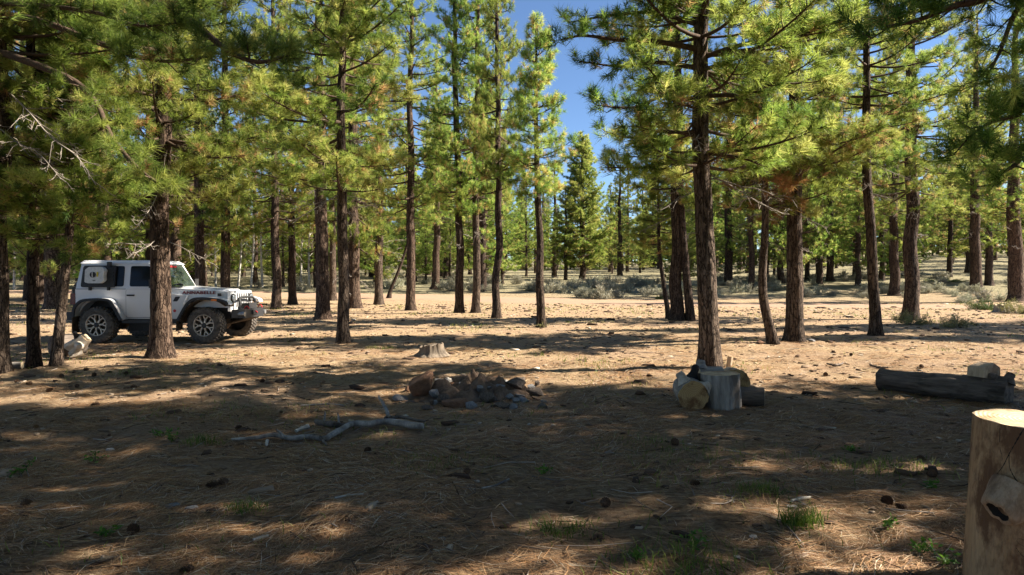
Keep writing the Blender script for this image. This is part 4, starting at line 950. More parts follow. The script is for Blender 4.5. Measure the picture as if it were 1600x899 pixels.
def end_geo(ring, zoff, seed=0, amp=0.004):
    k = len(ring); c = ring.mean(0); g = Geo(); rows = [ring]
    for f in (0.97, 0.8, 0.6, 0.4, 0.2): rows.append(c + (ring - c) * f + np.stack([0 * ring[:, 0], 0 * ring[:, 0], zoff + amp * vnoise(ring[:, 0] * 20 * f, ring[:, 1] * 20 * f, seed)], -1))
    V = np.concatenate(rows + [c[None] + [0, 0, zoff]]); n = len(rows); j = np.arange(k); j2 = (j + 1) % k
    Q = np.concatenate([np.stack([a * k + j, a * k + j2, (a + 1) * k + j2, (a + 1) * k + j], -1) for a in range(n - 1)])
    T = np.stack([(n - 1) * k + j, (n - 1) * k + j2, np.full(k, n * k)], -1)
    if zoff < 0: Q = Q[:, ::-1]; T = T[:, ::-1]
    g.add(V, T, Q); return g
def log(name, p0, p1, r0, r1, mat, mend, label, cat='log', seed=1, knots=(), roll=0.0, group=None, **kw):
    p0 = np.asarray(p0, float); p1 = np.asarray(p1, float); L = float(np.linalg.norm(p1 - p0))
    g, V = log_mesh(L, r0, r1, seed, **kw)
    o = ob(name, g.mesh(name, [M[mat]])); align(o, p0, p1, roll)
    ob('cut_end', end_geo(V[-1], 0.003, seed).mesh('cut_end', [M[mend]]), o); ob('cut_end', end_geo(V[0], -0.003, seed + 3).mesh('cut_end', [M[mend]]), o)
    for (ang, z, ln, rr, km) in knots:
        rs = r0 * 0.85; d = np.array([math.cos(ang), math.sin(ang), 0.25])
        kg = Geo(); a0 = np.array([math.cos(ang) * rs, math.sin(ang) * rs, z]); pts = spline([a0, a0 + d * ln * 0.6, a0 + d * ln], 7)
        add_tube(kg, pts, rr * np.array([1.7, 1.35, 1.1, 1.0, 0.95, 0.9, 0.75]), 12, dis=0.12 * vnoise(np.arange(7)[:, None], np.arange(12)[None] * 0.7, seed)); ob('knot', kg.mesh('knot', [M[km]]), o)
    tag(o, label, cat, group); return o

up = lambda p, h: np.array([p[0], p[1], p[2] + h])
# cut logs round the furrowed pine
b = G(1135, 641); b = b + [0, 0.19, 0]; bz = terr(b[0], b[1])
log('stump_log', (b[0], b[1], bz - 0.03), (b[0] - 0.015, b[1] + 0.01, bz + 0.385), 0.205, 0.20, 'wood_grey', 'end_pale', 'grey upright cut log standing in the middle of the log group', 'log', 5, [(R_(-150), 0.18, 0.10, 0.05, 'wood_grey')], fluted=0.10, rough=0.06, lump=0.12, rings=30, sides=64)
b = G(1085, 643); p0 = up(b, 0.155) + [0, 0.03, 0]; log('cut_log', p0, p0 + [0.03, 0.46, 0.02], 0.165, 0.150, 'wood_grey', 'end_brown', 'pale knotty log lying with its brown sawn end towards the viewer', 'log', 7, [(R_(60), 0.15, 0.13, 0.05, 'wood_white'), (R_(150), 0.08, 0.12, 0.055, 'wood_white'), (R_(110), 0.35, 0.16, 0.045, 'char')])
b = G(1111, 636) + [0.0, 0.15, 0]; log('charred_log', (b[0], b[1], b[2] - 0.02), (b[0] + 0.03, b[1] + 0.05, b[2] + 0.34), 0.13, 0.12, 'char', 'char', 'black charred log wedged between the pale and the grey log', 'log', 9, lump=0.2)
b = G(1118, 628) + [0, 0.25, 0]; log('cut_log', up(b + [-0.14, 0, 0], 0.24), up(b + [0.16, 0.05, 0], 0.25), 0.13, 0.12, 'wood_grey', 'end_pale', 'short grey log lying across behind the charred log', 'log', 11, [(R_(80), 0.04, 0.10, 0.06, 'wood_grey')])
b = G(1155, 628) + [0, 0.2, 0]; log('cut_log', up(b + [0, -0.1, 0], 0.22), up(b + [0.08, 0.35, 0], 0.20), 0.155, 0.14, 'wood_pale', 'end_brown', 'round brown log end peeping over behind the grey upright log', 'log', 13)
b = G(1162, 637) + [0, 0.08, 0]; log('cut_log', up(b + [-0.04, 0.06, 0], 0.10), up(b + [0.25, -0.02, 0], 0.10), 0.105, 0.11, 'wood_dark', 'end_pale', 'dark log lying sideways at the end of the log group', 'log', 15)
b = G(1139, 573); log('wood_chunk', (b[0], b[1], b[2] - 0.01), (b[0] + 0.02, b[1], b[2] + 0.16), 0.045, 0.04, 'wood_pale', 'end_brown', 'small orange chunk of wood against the furrowed pine', 'wood', 17, sides=10, rings=6)
b = G(1090, 577) ; log('wood_chunk', up(b + [-0.12, -0.05, 0], 0.03), up(b + [0.06, -0.06, 0], 0.035), 0.035, 0.03, 'wood_pale', 'end_pale', 'small pale stick of wood at the foot of the furrowed pine', 'wood', 19, sides=10, rings=6)
# long rotten log and the split block on it
b0 = G(1384, 611) + [0, 0.14, 0]; b1 = G(1590, 637) + [0, 0.14, 0]
lg = log('rotten_log', up(b0, 0.125), up(b1, 0.13), 0.135, 0.165, 'wood_dark', 'wood_dark', 'long dark rotten log lying on the ground behind the near stump', 'log', 21, [(R_(95), 1.25, 0.10, 0.06, 'wood_dark'), (R_(70), 1.40, 0.12, 0.05, 'wood_dark')], lump=0.22, rough=0.10, fluted=0.10, sides=44, rings=60)
q = b0 + (b1 - b0) * 0.83; q = np.array([q[0], q[1] + 0.03, q[2] + 0.275])
bm = bmesh.new(); prof = [(-0.15, 0.0), (0.17, 0.0), (0.15, 0.14), (0.02, 0.185), (-0.15, 0.12)]
a = [bm.verts.new((x, -0.10, z)) for x, z in prof]; c_ = [bm.verts.new((x + 0.05, 0.12, z * 0.93)) for x, z in prof]
bm.faces.new(a); bm.faces.new(c_[::-1])
for i in range(5): bm.faces.new((a[i], c_[i], c_[(i + 1) % 5], a[(i + 1) % 5]))
o = bm_obj('firewood_block', bm, 'wood_pale', None, 0.006, smooth=False); o.location = q; o.rotation_euler = (0, R_(8), R_(25)); tag(o, 'pale split block of firewood resting on the rotten log', 'firewood')
# bleached pieces by the leaning sapling
b = G(92, 560); log('bleached_log', up(b + [-0.18, 0.15, 0], 0.19), up(b + [0.02, 0.62, 0], 0.2), 0.20, 0.19, 'wood_dark', 'wood_dark', 'dark end of a thick log behind the leaning sapling', 'log', 23, lump=0.15)
b = G(108, 560); log('bleached_log', up(b + [0.0, 0.06, 0], 0.13), up(b + [0.26, 0.1, 0], 0.36), 0.135, 0.10, 'wood_white', 'end_pale', 'bleached forked log leaning up beside the sapling, orange sawn end', 'log', 25, [(R_(20), 0.12, 0.14, 0.07, 'wood_white'), (R_(200), 0.2, 0.12, 0.05, 'wood_white'), (R_(110), 0.26, 0.10, 0.04, 'char')], lump=0.4, rough=0.12, fluted=0.15)
b = G(112, 561); log('bleached_log', up(b + [-0.05, 0, 0], 0.06), up(b + [0.12, 0.12, 0], 0.10), 0.06, 0.05, 'wood_white', 'end_pale', 'smallest bleached wood piece in front of the forked log', 'log', 26, sides=14, rings=8)
# flat grey root piece at the edge tree
b = G(20, 577); log('wood_piece', up(b + [-0.2, 0.02, 0], 0.04), up(b + [0.12, 0.05, 0], 0.05), 0.05, 0.06, 'wood_grey', 'end_pale', 'flat grey wood piece beside the trunk cut by the picture edge', 'wood', 27, sides=14, rings=10, lump=0.25)

# weathered stump in the clearing
def stump(b, r, h, label, mat, mend, seed, slant=0.3):
    z = np.linspace(-0.06, 1, 14); th = np.linspace(0, 2 * math.pi, 72, endpoint=False); Z, T = np.meshgrid(z, th, indexing='ij'); c, s_ = np.cos(T), np.sin(T)
    topj = 1 + 0.22 * vnoise(c * 4 + seed, s_ * 4, 0.5) + slant * c
    flut = 0.16 * vnoise(c * 5 + seed, s_ * 5, Z * 0.5) + 0.16 * np.minimum(0.2, vnoise(c * 11, s_ * 11 + seed, Z * .3))
    rr = r * (0.72 + 0.42 * np.exp(-np.maximum(Z, 0) / 0.28)) * (1 + flut)
    V = np.stack([c * rr, s_ * rr, np.clip(Z, -0.1, 1) * h * np.where(Z > 0, topj, 1)], -1)
    g = Geo(); k = 72; i = np.arange(13)[:, None] * k; j = np.arange(k)[None]; j2 = (j + 1) % k
    g.add(V, None, np.stack([i + j, i + j2, i + k + j2, i + k + j], -1).reshape(-1, 4))
    o = ob('stump', g.mesh('stump', [M[mat]]), None, b); tag(o, label, 'stump')
    ring = V[-1]; ctr = ring.mean(0) - [0, 0, h * 0.25]; rows = [ring] + [ctr + (ring - ctr) * f + np.stack([0 * th, 0 * th, 0.02 * vnoise(ring[:, 0] * 15 * f, ring[:, 1] * 15 * f, 3.3)], -1) for f in (0.85, 0.6, 0.3)]
    V2 = np.concatenate(rows + [ctr[None]]); j = np.arange(k); j2 = (j + 1) % k
    g = Geo(); g.add(V2, np.stack([3 * k + j, 3 * k + j2, np.full(k, 4 * k)], -1), np.concatenate([np.stack([a * k + j, a * k + j2, (a + 1) * k + j2, (a + 1) * k + j], -1) for a in range(3)]))
    ob('top', g.mesh('stump_top', [M[mend]]), o); return o
stump(G(671, 558) + [0, 0.25, 0], 0.29, 0.19, 'low weathered stump with ragged top in the sunlit clearing', 'wood_stump', 'wood_stump', 4, 0.15)
stump(G(1567, 488) + [0, 0.1, 0], 0.30, 0.28, 'small square-looking stump by the yellow-green weeds', 'wood_grey', 'end_pale', 8, 0.0)

# near standing log cut by the picture edge
sx, sy = 2.445, 3.22; b = np.array([sx, sy, float(terr(sx, sy)) - 0.075])
ka, kz = R_(-143), 0.555
g, V = log_mesh(0.90, 0.258, 0.248, 31, 150, 120, 0.012, 0.035, 0.03, [(ka + 0.12, kz + 0.03, 0.060, 0.085), (R_(-100), 0.25, 0.02, 0.1)])
# the bump hollows out into a dark socket on its lower side
da = (np.linspace(0, 2 * math.pi, 150, endpoint=False) - (ka - 0.12) + math.pi) % (2 * math.pi) - math.pi
Zg = V[..., 2]; hol = np.exp(-(((da[None] * 0.3) / 0.044) ** 2 + ((Zg - (kz - 0.085)) / 0.050) ** 2) ** 2)
hol = hol * 0
g2 = Geo(); g2.add(V, None, g.Q[0])
m = NM('near_log_wood'); v = m.coord((1, 1, 0.13)); n1 = m.noise(v, 10, 6, 0.65); n2 = m.noise(m.coord((1, 1, 0.55)), 4.2, 6, 0.68); n3 = m.noise(v, 80, 4, 0.7)
c_ = m.mix(m.ramp(n1, [(0.3, (0, 0, 0)), (0.7, (1, 1, 1))]), (0.33, 0.195, 0.095), (0.56, 0.39, 0.225))
c_ = m.mix(m.math('MULTIPLY', m.ramp(n3, [(0.45, (0, 0, 0)), (0.7, (1, 1, 1))]), 0.55), c_, (0.20, 0.12, 0.065))
c_ = m.mix(m.ramp(n2, [(0.46, (0, 0, 0)), (0.56, (0.9, 0.9, 0.9))]), c_, (0.12, 0.06, 0.03))
hole = m.tint(); c_ = m.mix(hole, c_, (0.03, 0.02, 0.015))
m.base(c_, 0.7, 0.3); m.bump(m.math('ADD', n1, m.math('MULTIPLY', n3, 0.8)), 0.9, 0.02); M['near_log'] = m.m
g2.A[0] = np.clip(hol.reshape(-1) * 1.1 * (0.75 + 0.35 * vnoise(V[..., 0] * 60, V[..., 1] * 60, V[..., 2] * 60).reshape(-1)), 0, 1)
ns = ob('standing_log', g2.mesh('standing_log', [M['near_log']]), None, b, (R_(1.0), R_(1.5), 0))
tag(ns, 'peeled upright log with a hollow knot, cut off by the picture edge', 'log')
ob('cut_end', end_geo(V[-1], 0.004, 5, 0.006).mesh('cut_end', [M['end_pale']]), ns)
rad_at = lambda ang, z: float(np.hypot(*V[int(np.clip(z / 0.90 * 119, 0, 119)), int(round((ang % (2 * math.pi)) / (2 * math.pi) * 150)) % 150, :2]))
def on_log(pts, r, name):
    p = []
    for ang, z in spline(pts, 40):
        rr = rad_at(ang, z) - 0.8 * float(np.interp(len(p) / 39, [0, 0.8, 1], [r[0], r[1], 0.001])); p.append((math.cos(ang) * rr, math.sin(ang) * rr, z))
    gg = Geo(); add_tube(gg, np.array(p), np.interp(np.linspace(0, 1, 40), [0, 0.8, 1], [r[0], r[1], 0.001]), 6); ob(name, gg.mesh(name, [M['char']]), ns)
A1 = R_(-126)
kd = unit([math.cos(ka - 0.45), math.sin(ka - 0.45), -0.75]); k0 = np.array([math.cos(ka) * 0.22, math.sin(ka) * 0.22, kz + 0.03])
kg = Geo(); kt = np.arange(11); ks = 28; ang_ = np.linspace(0, 6.283, ks, endpoint=False)
kp = k0 + kd * np.array([0, .035, .06, .08, .10, .115, .122, .117, .10, .07, .03])[:, None]
kr = np.array([.125, .108, .096, .088, .082, .076, .066, .050, .044, .038, .004])
_, kn, kb = frames(k0 + kd * np.linspace(0, 1, 11)[:, None])
kdis = 1 + .10 * vnoise(kt[:, None] * .3, np.cos(ang_)[None] * 1.5, np.sin(ang_)[None] * 1.5 + 2) + .05 * vnoise(kt[:, None] * .8, np.cos(ang_)[None] * 5, np.sin(ang_)[None] * 5)
kV = kp[:, None] + (np.cos(ang_)[None, :, None] * kn[:, None] + np.sin(ang_)[None, :, None] * kb[:, None]) * (kr[:, None] * kdis)[..., None]
kV[4:8] += (kd * .012) * vnoise(np.cos(ang_) * 2.5, np.sin(ang_) * 2.5, 1.5)[None, :, None]
def kq(a, b): i = np.arange(a, b)[:, None] * ks; j = np.arange(ks)[None]; j2 = (j + 1) % ks; return np.stack([i + j, i + j2, i + ks + j2, i + ks + j], -1).reshape(-1, 4)
kg.add(kV.reshape(-1, 3), None, kq(0, 7), 0, 0.0); kn_o = ob('knot', kg.mesh('knot', [M['wood_knot']]), ns)
kg = Geo(); kg.add(kV.reshape(-1, 3), None, kq(7, 10), 0, 0.9); ob('hollow', kg.mesh('hollow', [M['char']]), kn_o)
on_log([(A1 - 0.20, 0.898), (A1 - 0.30, 0.84), (A1 - 0.42, 0.77), (A1 - 0.50, 0.71), (A1 - 0.62, 0.65)], (0.007, 0.002), 'crack')
on_log([(A1 - 0.42, 0.77), (A1 - 0.38, 0.71), (A1 - 0.22, 0.66), (A1 - 0.02, 0.62), (A1 + 0.3, 0.61)], (0.0026, 0.002), 'crack')
on_log([(A1 - 0.60, 0.88), (A1 - 0.58, 0.80), (A1 - 0.52, 0.74)], (0.002, 0.0015), 'crack')
on_log([(A1 + 0.05, 0.53), (A1 - 0.02, 0.49), (A1 - 0.14, 0.47), (A1 - 0.16, 0.445), (A1 - 0.02, 0.44), (A1 + 0.1, 0.42), (A1 + 0.0, 0.40), (A1 - 0.18, 0.405), (A1 - 0.20, 0.385), (A1 - 0.05, 0.37), (A1 + 0.1, 0.36)], (0.0022, 0.002), 'beetle_track')
on_log([(A1 - 0.22, 0.36), (A1 - 0.12, 0.33), (A1 - 0.02, 0.33), (A1 + 0.1, 0.315)], (0.0025, 0.002), 'beetle_track')

# fallen branch
def gp(px, py, h=0.0): p = G(px, py); return p + [0, 0, h]
def branch_obj(name, pts, r, mat, parent=None, sides=12):
    k = 40; p = spline(pts, k); rad = np.interp(np.linspace(0, 1, k), np.linspace(0, 1, len(r)), r)
    gg = Geo(); th = np.arange(sides)
    p = p + 0.010 * np.stack([vnoise(np.arange(k) * .35, 1.5 + len(name), d_) for d_ in (0.5, 3.5, 6.5)], -1) * (r[0] > .01)
    add_tube(gg, p, rad, sides, dis=0.22 * vnoise(np.arange(k)[:, None] * 0.5, np.cos(th * 6.283 / sides)[None] * 1.5, np.sin(th * 6.283 / sides)[None] * 1.5 + 4))
    return ob(name, gg.mesh(name, [M[mat]]), parent)
fb = branch_obj('fallen_branch', [gp(362, 692, .02), gp(400, 690, .03), gp(428, 687, .035), gp(455, 691, .03), gp(480, 688, .03), gp(508, 691, .03), gp(516, 688, .04), gp(533, 680, .05), gp(552, 672, .06), gp(575, 673, .06), gp(600, 669, .06), gp(625, 670, .05), gp(640, 673, .05), gp(662, 674, .05)], [.012, .02, .026, .024, .026, .030, .031, .034, .030], 'wood_grey')
tag(fb, 'bent grey fallen branch lying on the shaded needles', 'branch')
branch_obj('twig', [gp(608, 668, .10), gp(602, 662, .16), gp(592, 656, .24)], [.018, .016, .012], 'wood_grey', fb)
branch_obj('twig', [gp(600, 668, .09), gp(625, 668, .10), gp(664, 671, .07)], [.016, .017, .012], 'wood_dark', fb)
branch_obj('twig', [gp(445, 692, .05), gp(432, 690, .10)], [.014, .008], 'wood_grey', fb)
branch_obj('twig', [gp(418, 694, .03), gp(416, 702, .03)], [.013, .01], 'wood_white', fb)
branch_obj('twig', [gp(500, 692, .05), gp(510, 700, .02)], [.012, .008], 'wood_dark', fb)
f2 = branch_obj('fallen_branch', [gp(495, 667, .04), gp(520, 670, .04), gp(545, 672, .03)], [.028, .03, .022], 'wood_dark'); tag(f2, 'short dark branch lying behind the bent grey branch', 'branch')
branch_obj('twig', [gp(507, 668, .05), gp(508, 664, .13)], [.011, .008], 'wood_grey', f2); branch_obj('twig', [gp(530, 670, .05), gp(528, 664, .12)], [.011, .007], 'wood_grey', f2)
f3 = branch_obj('stick', [gp(462, 680, .03), gp(482, 675, .05)], [.016, .022], 'wood_white'); tag(f3, 'short pale split stick propped behind the bent branch', 'stick')
for k, (pts, r, mt, lab) in enumerate([
    ([(522, 783), (545, 779), (567, 777)], .010, 'wood_white', 'slim pale stick alone on the dark middle foreground'),
    ([(395, 851), (408, 847), (420, 842)], .012, 'wood_white', 'short pale stick near the bottom below the fallen branch'),
    ([(1237, 787), (1252, 784), (1268, 782)], .012, 'wood_white', 'bright pale stick above the tall grass tuft'),
    ([(753, 767), (772, 763), (795, 753)], .009, 'wood_grey', 'grey twig lying in the centre of the foreground'),
    ([(1228, 824), (1244, 842), (1256, 858)], .006, 'wood_grey', 'thin grey twig slanting beside the tall grass tuft'),
    ([(470, 636), (510, 634), (540, 636)], .010, 'wood_grey', 'thin straight stick left of the stone fire ring'),
    ([(1445, 850), (1456, 862), (1468, 876)], .004, 'wood_white', 'pale curved stem near the standing log'),
    ([(1293, 571), (1305, 573), (1318, 570)], .018, 'wood_dark', 'small dark bark piece on the sunny ground'),
    ([(1360, 573), (1375, 577), (1388, 577)], .020, 'wood_dark', 'dark crooked stick above the rotten log'),
    ([(1006, 543), (1030, 541), (1060, 543)], .008, 'wood_dark', 'thin dark stick on the sunny ground left of the furrowed pine')]):
    o = branch_obj('stick', [gp(x, y, r * 0.9 + .006) for x, y in pts], [r * .8, r, r * .7], mt, None, 8); tag(o, lab, 'stick')

# stones
def rock_mesh(seed, facet=0.35, sub=3):
    bm = bmesh.new(); bmesh.ops.create_icosphere(bm, subdivisions=sub, radius=1.0)
    rr = np.random.default_rng(seed); P3 = np.array([v.co[:] for v in bm.verts])
    for _ in range(14):                                      # knock flat faces off the ball
        n_ = unit(rr.normal(0, 1, 3)); d = rr.uniform(0.35, 0.75); q_ = P3 @ n_; P3 = P3 - np.maximum(0, q_ - d)[:, None] * n_ * 0.92
    P3 *= (1 + 0.10 * vnoise(P3[:, 0] * 1.7 + seed, P3[:, 1] * 1.7, P3[:, 2] * 1.7) + 0.05 * vnoise(P3[:, 0] * 5, P3[:, 1] * 5 + seed, P3[:, 2] * 5))[:, None]
    for v, p in zip(bm.verts, P3): v.co = p
    me = bpy.data.meshes.new('stone'); bm.to_mesh(me); bm.free()
    me.shade_smooth(); me.set_sharp_from_angle(angle=R_(24)); return me
ROCKS = {}
def rock(px, py, wpx, hpx, mat, seed, parent=None, tilt=0.0, sub=3, name='stone', lift=0.0, pos=None):
    key = (seed % 9, mat)
    if key not in ROCKS: ROCKS[key] = rock_mesh(seed % 9 + 3); ROCKS[key].materials.append(M[mat])
    p = G(px, py) if pos is None else np.array(pos); k = p[1] / F_PX
    o = ob(name, ROCKS[key], parent); sx, sz = wpx * k / 2, hpx * k / 2
    o.scale = (sx, sx * random.uniform(0.7, 1.0), sz); o.rotation_euler = (random.uniform(-.25, .25), tilt, random.uniform(0, 0.9))
    o.location = Vector((p[0], p[1] + sx * 0.4, p[2] + sz * 0.42 + lift)) - (parent.location if parent else Vector((0, 0, 0)))
    return o
fc = G(735, 632) + [0, 0.5, 0]
fr = bpy.data.objects.new('fire_ring', None); COL.objects.link(fr); fr.location = fc; tag(fr, 'ring of stones piled round an old campfire', 'fire ring')
# mound of ash and soil in the middle
th = np.linspace(0, 2 * math.pi, 64, endpoint=False); rr_ = np.linspace(0, 1, 22); RR, TT = np.meshgrid(rr_, th, indexing='ij')
mx, my = RR * np.cos(TT) * 0.86, RR * np.sin(TT) * 0.60
mz = 0.20 * (1 - RR ** 2) ** 0.8 * (1 + 0.8 * vnoise(mx * 9, my * 9, 3)) + 0.05 * vnoise(mx * 16, my * 16, 1) * (1 - RR) + 0.02 * vnoise(mx * 40, my * 40, 1) - 0.03
g = Geo(); i = np.arange(21)[:, None] * 64; j = np.arange(64)[None]; j2 = (j + 1) % 64
g.add(np.stack([mx, my, mz], -1), None, np.stack([i + j, i + j2, i + 64 + j2, i + 64 + j], -1).reshape(-1, 4)); ob('ash_mound', g.mesh('ash_mound', [M['ash']]), fr)
FR = [(657, 628, 62, 38, 'rock_red', -0.45, 0.02), (626, 628, 26, 16, 'rock_grey', 0, 0), (712, 640, 50, 18, 'rock_red', 0.05, 0), (690, 618, 30, 18, 'rock_pale', 0.1, .12), (699, 610, 20, 16, 'rock_pale', 0, .14),
      (685, 604, 16, 12, 'rock_pale', 0.2, .1), (729, 606, 24, 18, 'rock_dark', 0, .12), (774, 606, 22, 18, 'rock_red', 0, .12), (752, 606, 22, 14, 'rock_dark', 0.2, .12), (719, 622, 11, 8, 'rock_pale', 0, .13),
      (737, 640, 22, 18, 'rock_grey', 0, 0), (760, 632, 26, 20, 'rock_dark', 0.2, .04), (783, 640, 26, 16, 'rock_dark', 0, 0), (802, 641, 20, 14, 'rock_grey', 0, 0), (818, 630, 24, 14, 'rock_grey', 0.3, .02), (806, 618, 38, 26, 'rock_dark', 0.25, .05),
      (836, 622, 26, 14, 'rock_dark', 0, .03), (845, 640, 18, 12, 'rock_dark', 0, 0), (812, 603, 20, 16, 'rock_dark', 0, .05), (668, 641, 22, 12, 'rock_dark', 0, 0), (692, 632, 22, 20, 'rock_dark', 0.4, 0), (781, 622, 16, 9, 'rock_grey', 0, .10),
      (765, 616, 34, 14, 'ash', 0, .14), (722, 613, 20, 12, 'ash', 0, .14), (640, 612, 30, 18, 'rock_red', -0.3, .03), (678, 628, 16, 14, 'rock_grey', 0, .05), (795, 628, 14, 10, 'rock_grey', 0, .06), (748, 626, 14, 12, 'rock_grey', 0, .08), (850, 630, 14, 9, 'rock_grey', 0, 0), (700, 598, 18, 10, 'rock_dark', 0, .03), (745, 597, 16, 10, 'rock_red', 0, .03), (790, 600, 16, 10, 'rock_grey', 0, .03), (830, 609, 18, 12, 'rock_grey', 0, 0)]
r9 = random.Random(5)
FR += [(r9.uniform(640, 850), r9.uniform(600, 640), r9.uniform(8, 18), r9.uniform(6, 13), r9.choice(['rock_dark', 'rock_dark', 'rock_grey', 'ash', 'rock_red']), r9.uniform(-.4, .4), r9.uniform(0, .08)) for _ in range(34)]
for k, (px, py, wp, hp, mt, tl, lf) in enumerate(FR):
    q_ = G(px, py); dd_ = ((q_[0] - fc[0]) / 0.86) ** 2 + ((q_[1] - fc[1]) / 0.60) ** 2
    rock(px, py, wp * 1.2, hp * 1.35, mt, k * 7 + 2, fr, tl, lift=(0.14 * (1 - dd_) if dd_ < 1 else -0.01))
SINGLE = [(172, 708, 16, 12, 'rock_pale', 'whitish stone with twigs in the left shade'), (1177, 845, 20, 14, 'rock_pale', 'pale rounded stone below the tall grass tuft'), (264, 797, 32, 9, 'rock_grey', 'flat grey slab lying left of the other slab'),
          (297, 800, 24, 12, 'rock_grey', 'tilted grey slab beside a dark hollow'), (808, 698, 26, 7, 'rock_red', 'flat rust-red chip of stone in the middle shade'), (1240, 797, 22, 6, 'rock_pale', 'flat pale stone just under the bright stick'), (827, 664, 8, 5, 'rock_pale', 'tiny white pebble below the fire ring'),
          (1456, 664, 0, 0, '', ''), (1188, 538, 14, 8, 'rock_red', 'small round reddish stone by the crooked pine'), (1270, 534, 14, 7, 'rock_grey', 'grey stone beside the thick grey-brown pine'), (65, 673, 8, 6, 'rock_pale', 'small pale pebble in the sun patch at the left edge'),
          (1450, 453, 18, 10, 'rock_pale', 'pale boulder among the sagebrush beyond the broad dark pine'), (1152, 876, 14, 8, 'rock_grey', 'small grey stone between two tufts at the bottom'), (122, 832, 12, 7, 'rock_grey', 'small grey stone in the lower left corner area'), (690, 846, 16, 5, 'rock_grey', 'flat grey chip near the bottom centre')]
for k, (px, py, wp, hp, mt, lab) in enumerate(SINGLE):
    if wp: tag(rock(px, py, wp, hp, mt, 90 + k * 5), lab, 'stone')

# pine cones
def cone_mesh(mat):
    g = Geo(); add_tube(g, [(0, 0, -0.045), (0, 0, -0.02), (0, 0, 0.02), (0, 0, 0.05)], [0.012, 0.026, 0.022, 0.006], 8)
    for k in range(64):
        t = k / 64; a = k * 2.399963; z = -0.042 + 0.09 * t; r = 0.036 * math.sin(math.pi * (0.18 + 0.80 * t) ** 0.85) + 0.006
        d = np.array([math.cos(a), math.sin(a), 0]); s_ = np.array([-d[1], d[0], 0]); c0 = np.array([0, 0, z])
        V = [c0 + d * r * .3 - s_ * .007, c0 + d * r * .3 + s_ * .007, c0 + d * r + s_ * .008 + [0, 0, .010], c0 + d * (r + .006) + [0, 0, .016], c0 + d * r - s_ * .008 + [0, 0, .010]]
        g.add(np.array(V), [[0, 1, 2], [0, 2, 3], [0, 3, 4]])
    return g.mesh('pine_cone', [M[mat]], False)
CN, CT = cone_mesh('cone'), cone_mesh('cone_tan')
CONES = [(56, 671, CT), (333, 764, CN), (349, 760, CN), (208, 836, CN), (40, 792, CN), (1456, 746, CN), (1386, 790, CN), (1055, 696, CN), (1439, 720, CN), (946, 792, CN), (293, 896, CN), (26, 598, CN), (46, 602, CN), (76, 613, CN), (134, 580, CN), (147, 588, CN), (197, 586, CN), (208, 608, CN), (270, 613, CN),
         (150, 636, CN), (265, 634, CN), (372, 672, CN), (66, 620, CN), (96, 590, CN), (170, 600, CN), (120, 606, CN), (222, 590, CN), (410, 598, CN), (505, 604, CN), (1014, 590, CN), (905, 626, CN), (575, 708, CN), (1258, 594, CN), (1290, 588, CN), (1420, 560, CN), (1330, 556, CN), (1500, 548, CN), (1440, 575, CN), (640, 690, CN), (1085, 760, CN), (1340, 640, CN), (730, 742, CN), (190, 760, CN), (1410, 800, CN)]
for k, (px, py, me) in enumerate(CONES[:19] + CONES[19::2]):
    p = G(px, py); sc = random.uniform(0.6, 0.85)
    o = ob('pine_cone', me, None, (p[0], p[1], p[2] + 0.03 * sc), (R_(random.uniform(60, 110)), random.uniform(0, 6), random.uniform(0, 6)), (sc, sc, sc))
    if k == 0: tag(o, 'orange sunlit pine cone near the left edge', 'pine cone')
    elif k in (1, 2): tag(o, 'dark pine cone, %s of a touching pair below the fallen branch' % ('nearer' if k == 1 else 'further'), 'pine cone')
    elif py < 625: tag(o, 'dark pine cone lying on sunlit ground', 'pine cone', 'pine cones on sunlit ground')
    else: tag(o, 'dark pine cone lying on shaded needles', 'pine cone', 'pine cones on shaded needles')

# ------------------------------------------------------------------ shrubs, grass and litter
def shrub_mesh(seed, n, h, R, mat, wood, blade=0.05, wd=0.012, stems=26, up_=0.6):
    r = np.random.default_rng(seed); g = Geo()
    tips = []
    for _ in range(stems):
        d = unit([r.normal(0, 1), r.normal(0, 1), abs(r.normal(up_, 0.4)) + 0.25]); L = r.uniform(0.6, 1.05); e = d * np.array([R, R, h]) * L * 1.15
        p = spline([[0, 0, 0], e * 0.5 + r.normal(0, 0.04, 3), e], 5); tips.append(p); add_tube(g, p, np.linspace(0.010, 0.003, 5), 3, 1, None, False)
    k = r.integers(0, stems, n); f = r.uniform(0.35, 1.0, n); T = np.array(tips)
    i0 = np.minimum((f * 4).astype(int), 3); q = T[k, i0] + (T[k, i0 + 1] - T[k, i0]) * (f * 4 - i0)[:, None] + r.normal(0, 0.035, (n, 3))
    d = unit(r.normal(0, 0.8, (n, 3)) + [0, 0, 0.9]); l_ = blade * r.uniform(0.6, 1.5, (n, 1)); s_ = unit(np.cross(d, r.normal(0, 1, (n, 3)))) * wd * 0.5
    g.add(np.stack([q - s_, q + s_, q + d * l_], 1).reshape(-1, 3), np.arange(n * 3).reshape(-1, 3), None, 0, np.repeat(np.clip(r.normal(0.5, 0.22, n), 0, 1), 3))
    return g.mesh('shrub', [M[mat], M[wood]])
SG = [shrub_mesh(60 + k, 1100, 0.55, 0.55, 'sage', 'sage_wood', 0.09, 0.022) for k in range(4)]
def sage(px, py, s, label, group, k):
    p = G(px, py); o = ob('sagebrush', SG[k % 4], None, (p[0], p[1], p[2] - 0.02), (0, 0, random.uniform(0, 6)), (s, s, s * random.uniform(0.8, 1.15))); tag(o, label, 'shrub', group); label_later(o, 'sage')
for k in range(70):
    px = random.uniform(852, 1062); py = random.uniform(440, 468); 
    if py > 462 and px < 880: continue
    sage(px, py, random.uniform(0.8, 1.5), 'pale sagebrush clump behind the young browning pine', 'sagebrush in the middle of the clearing edge', k)
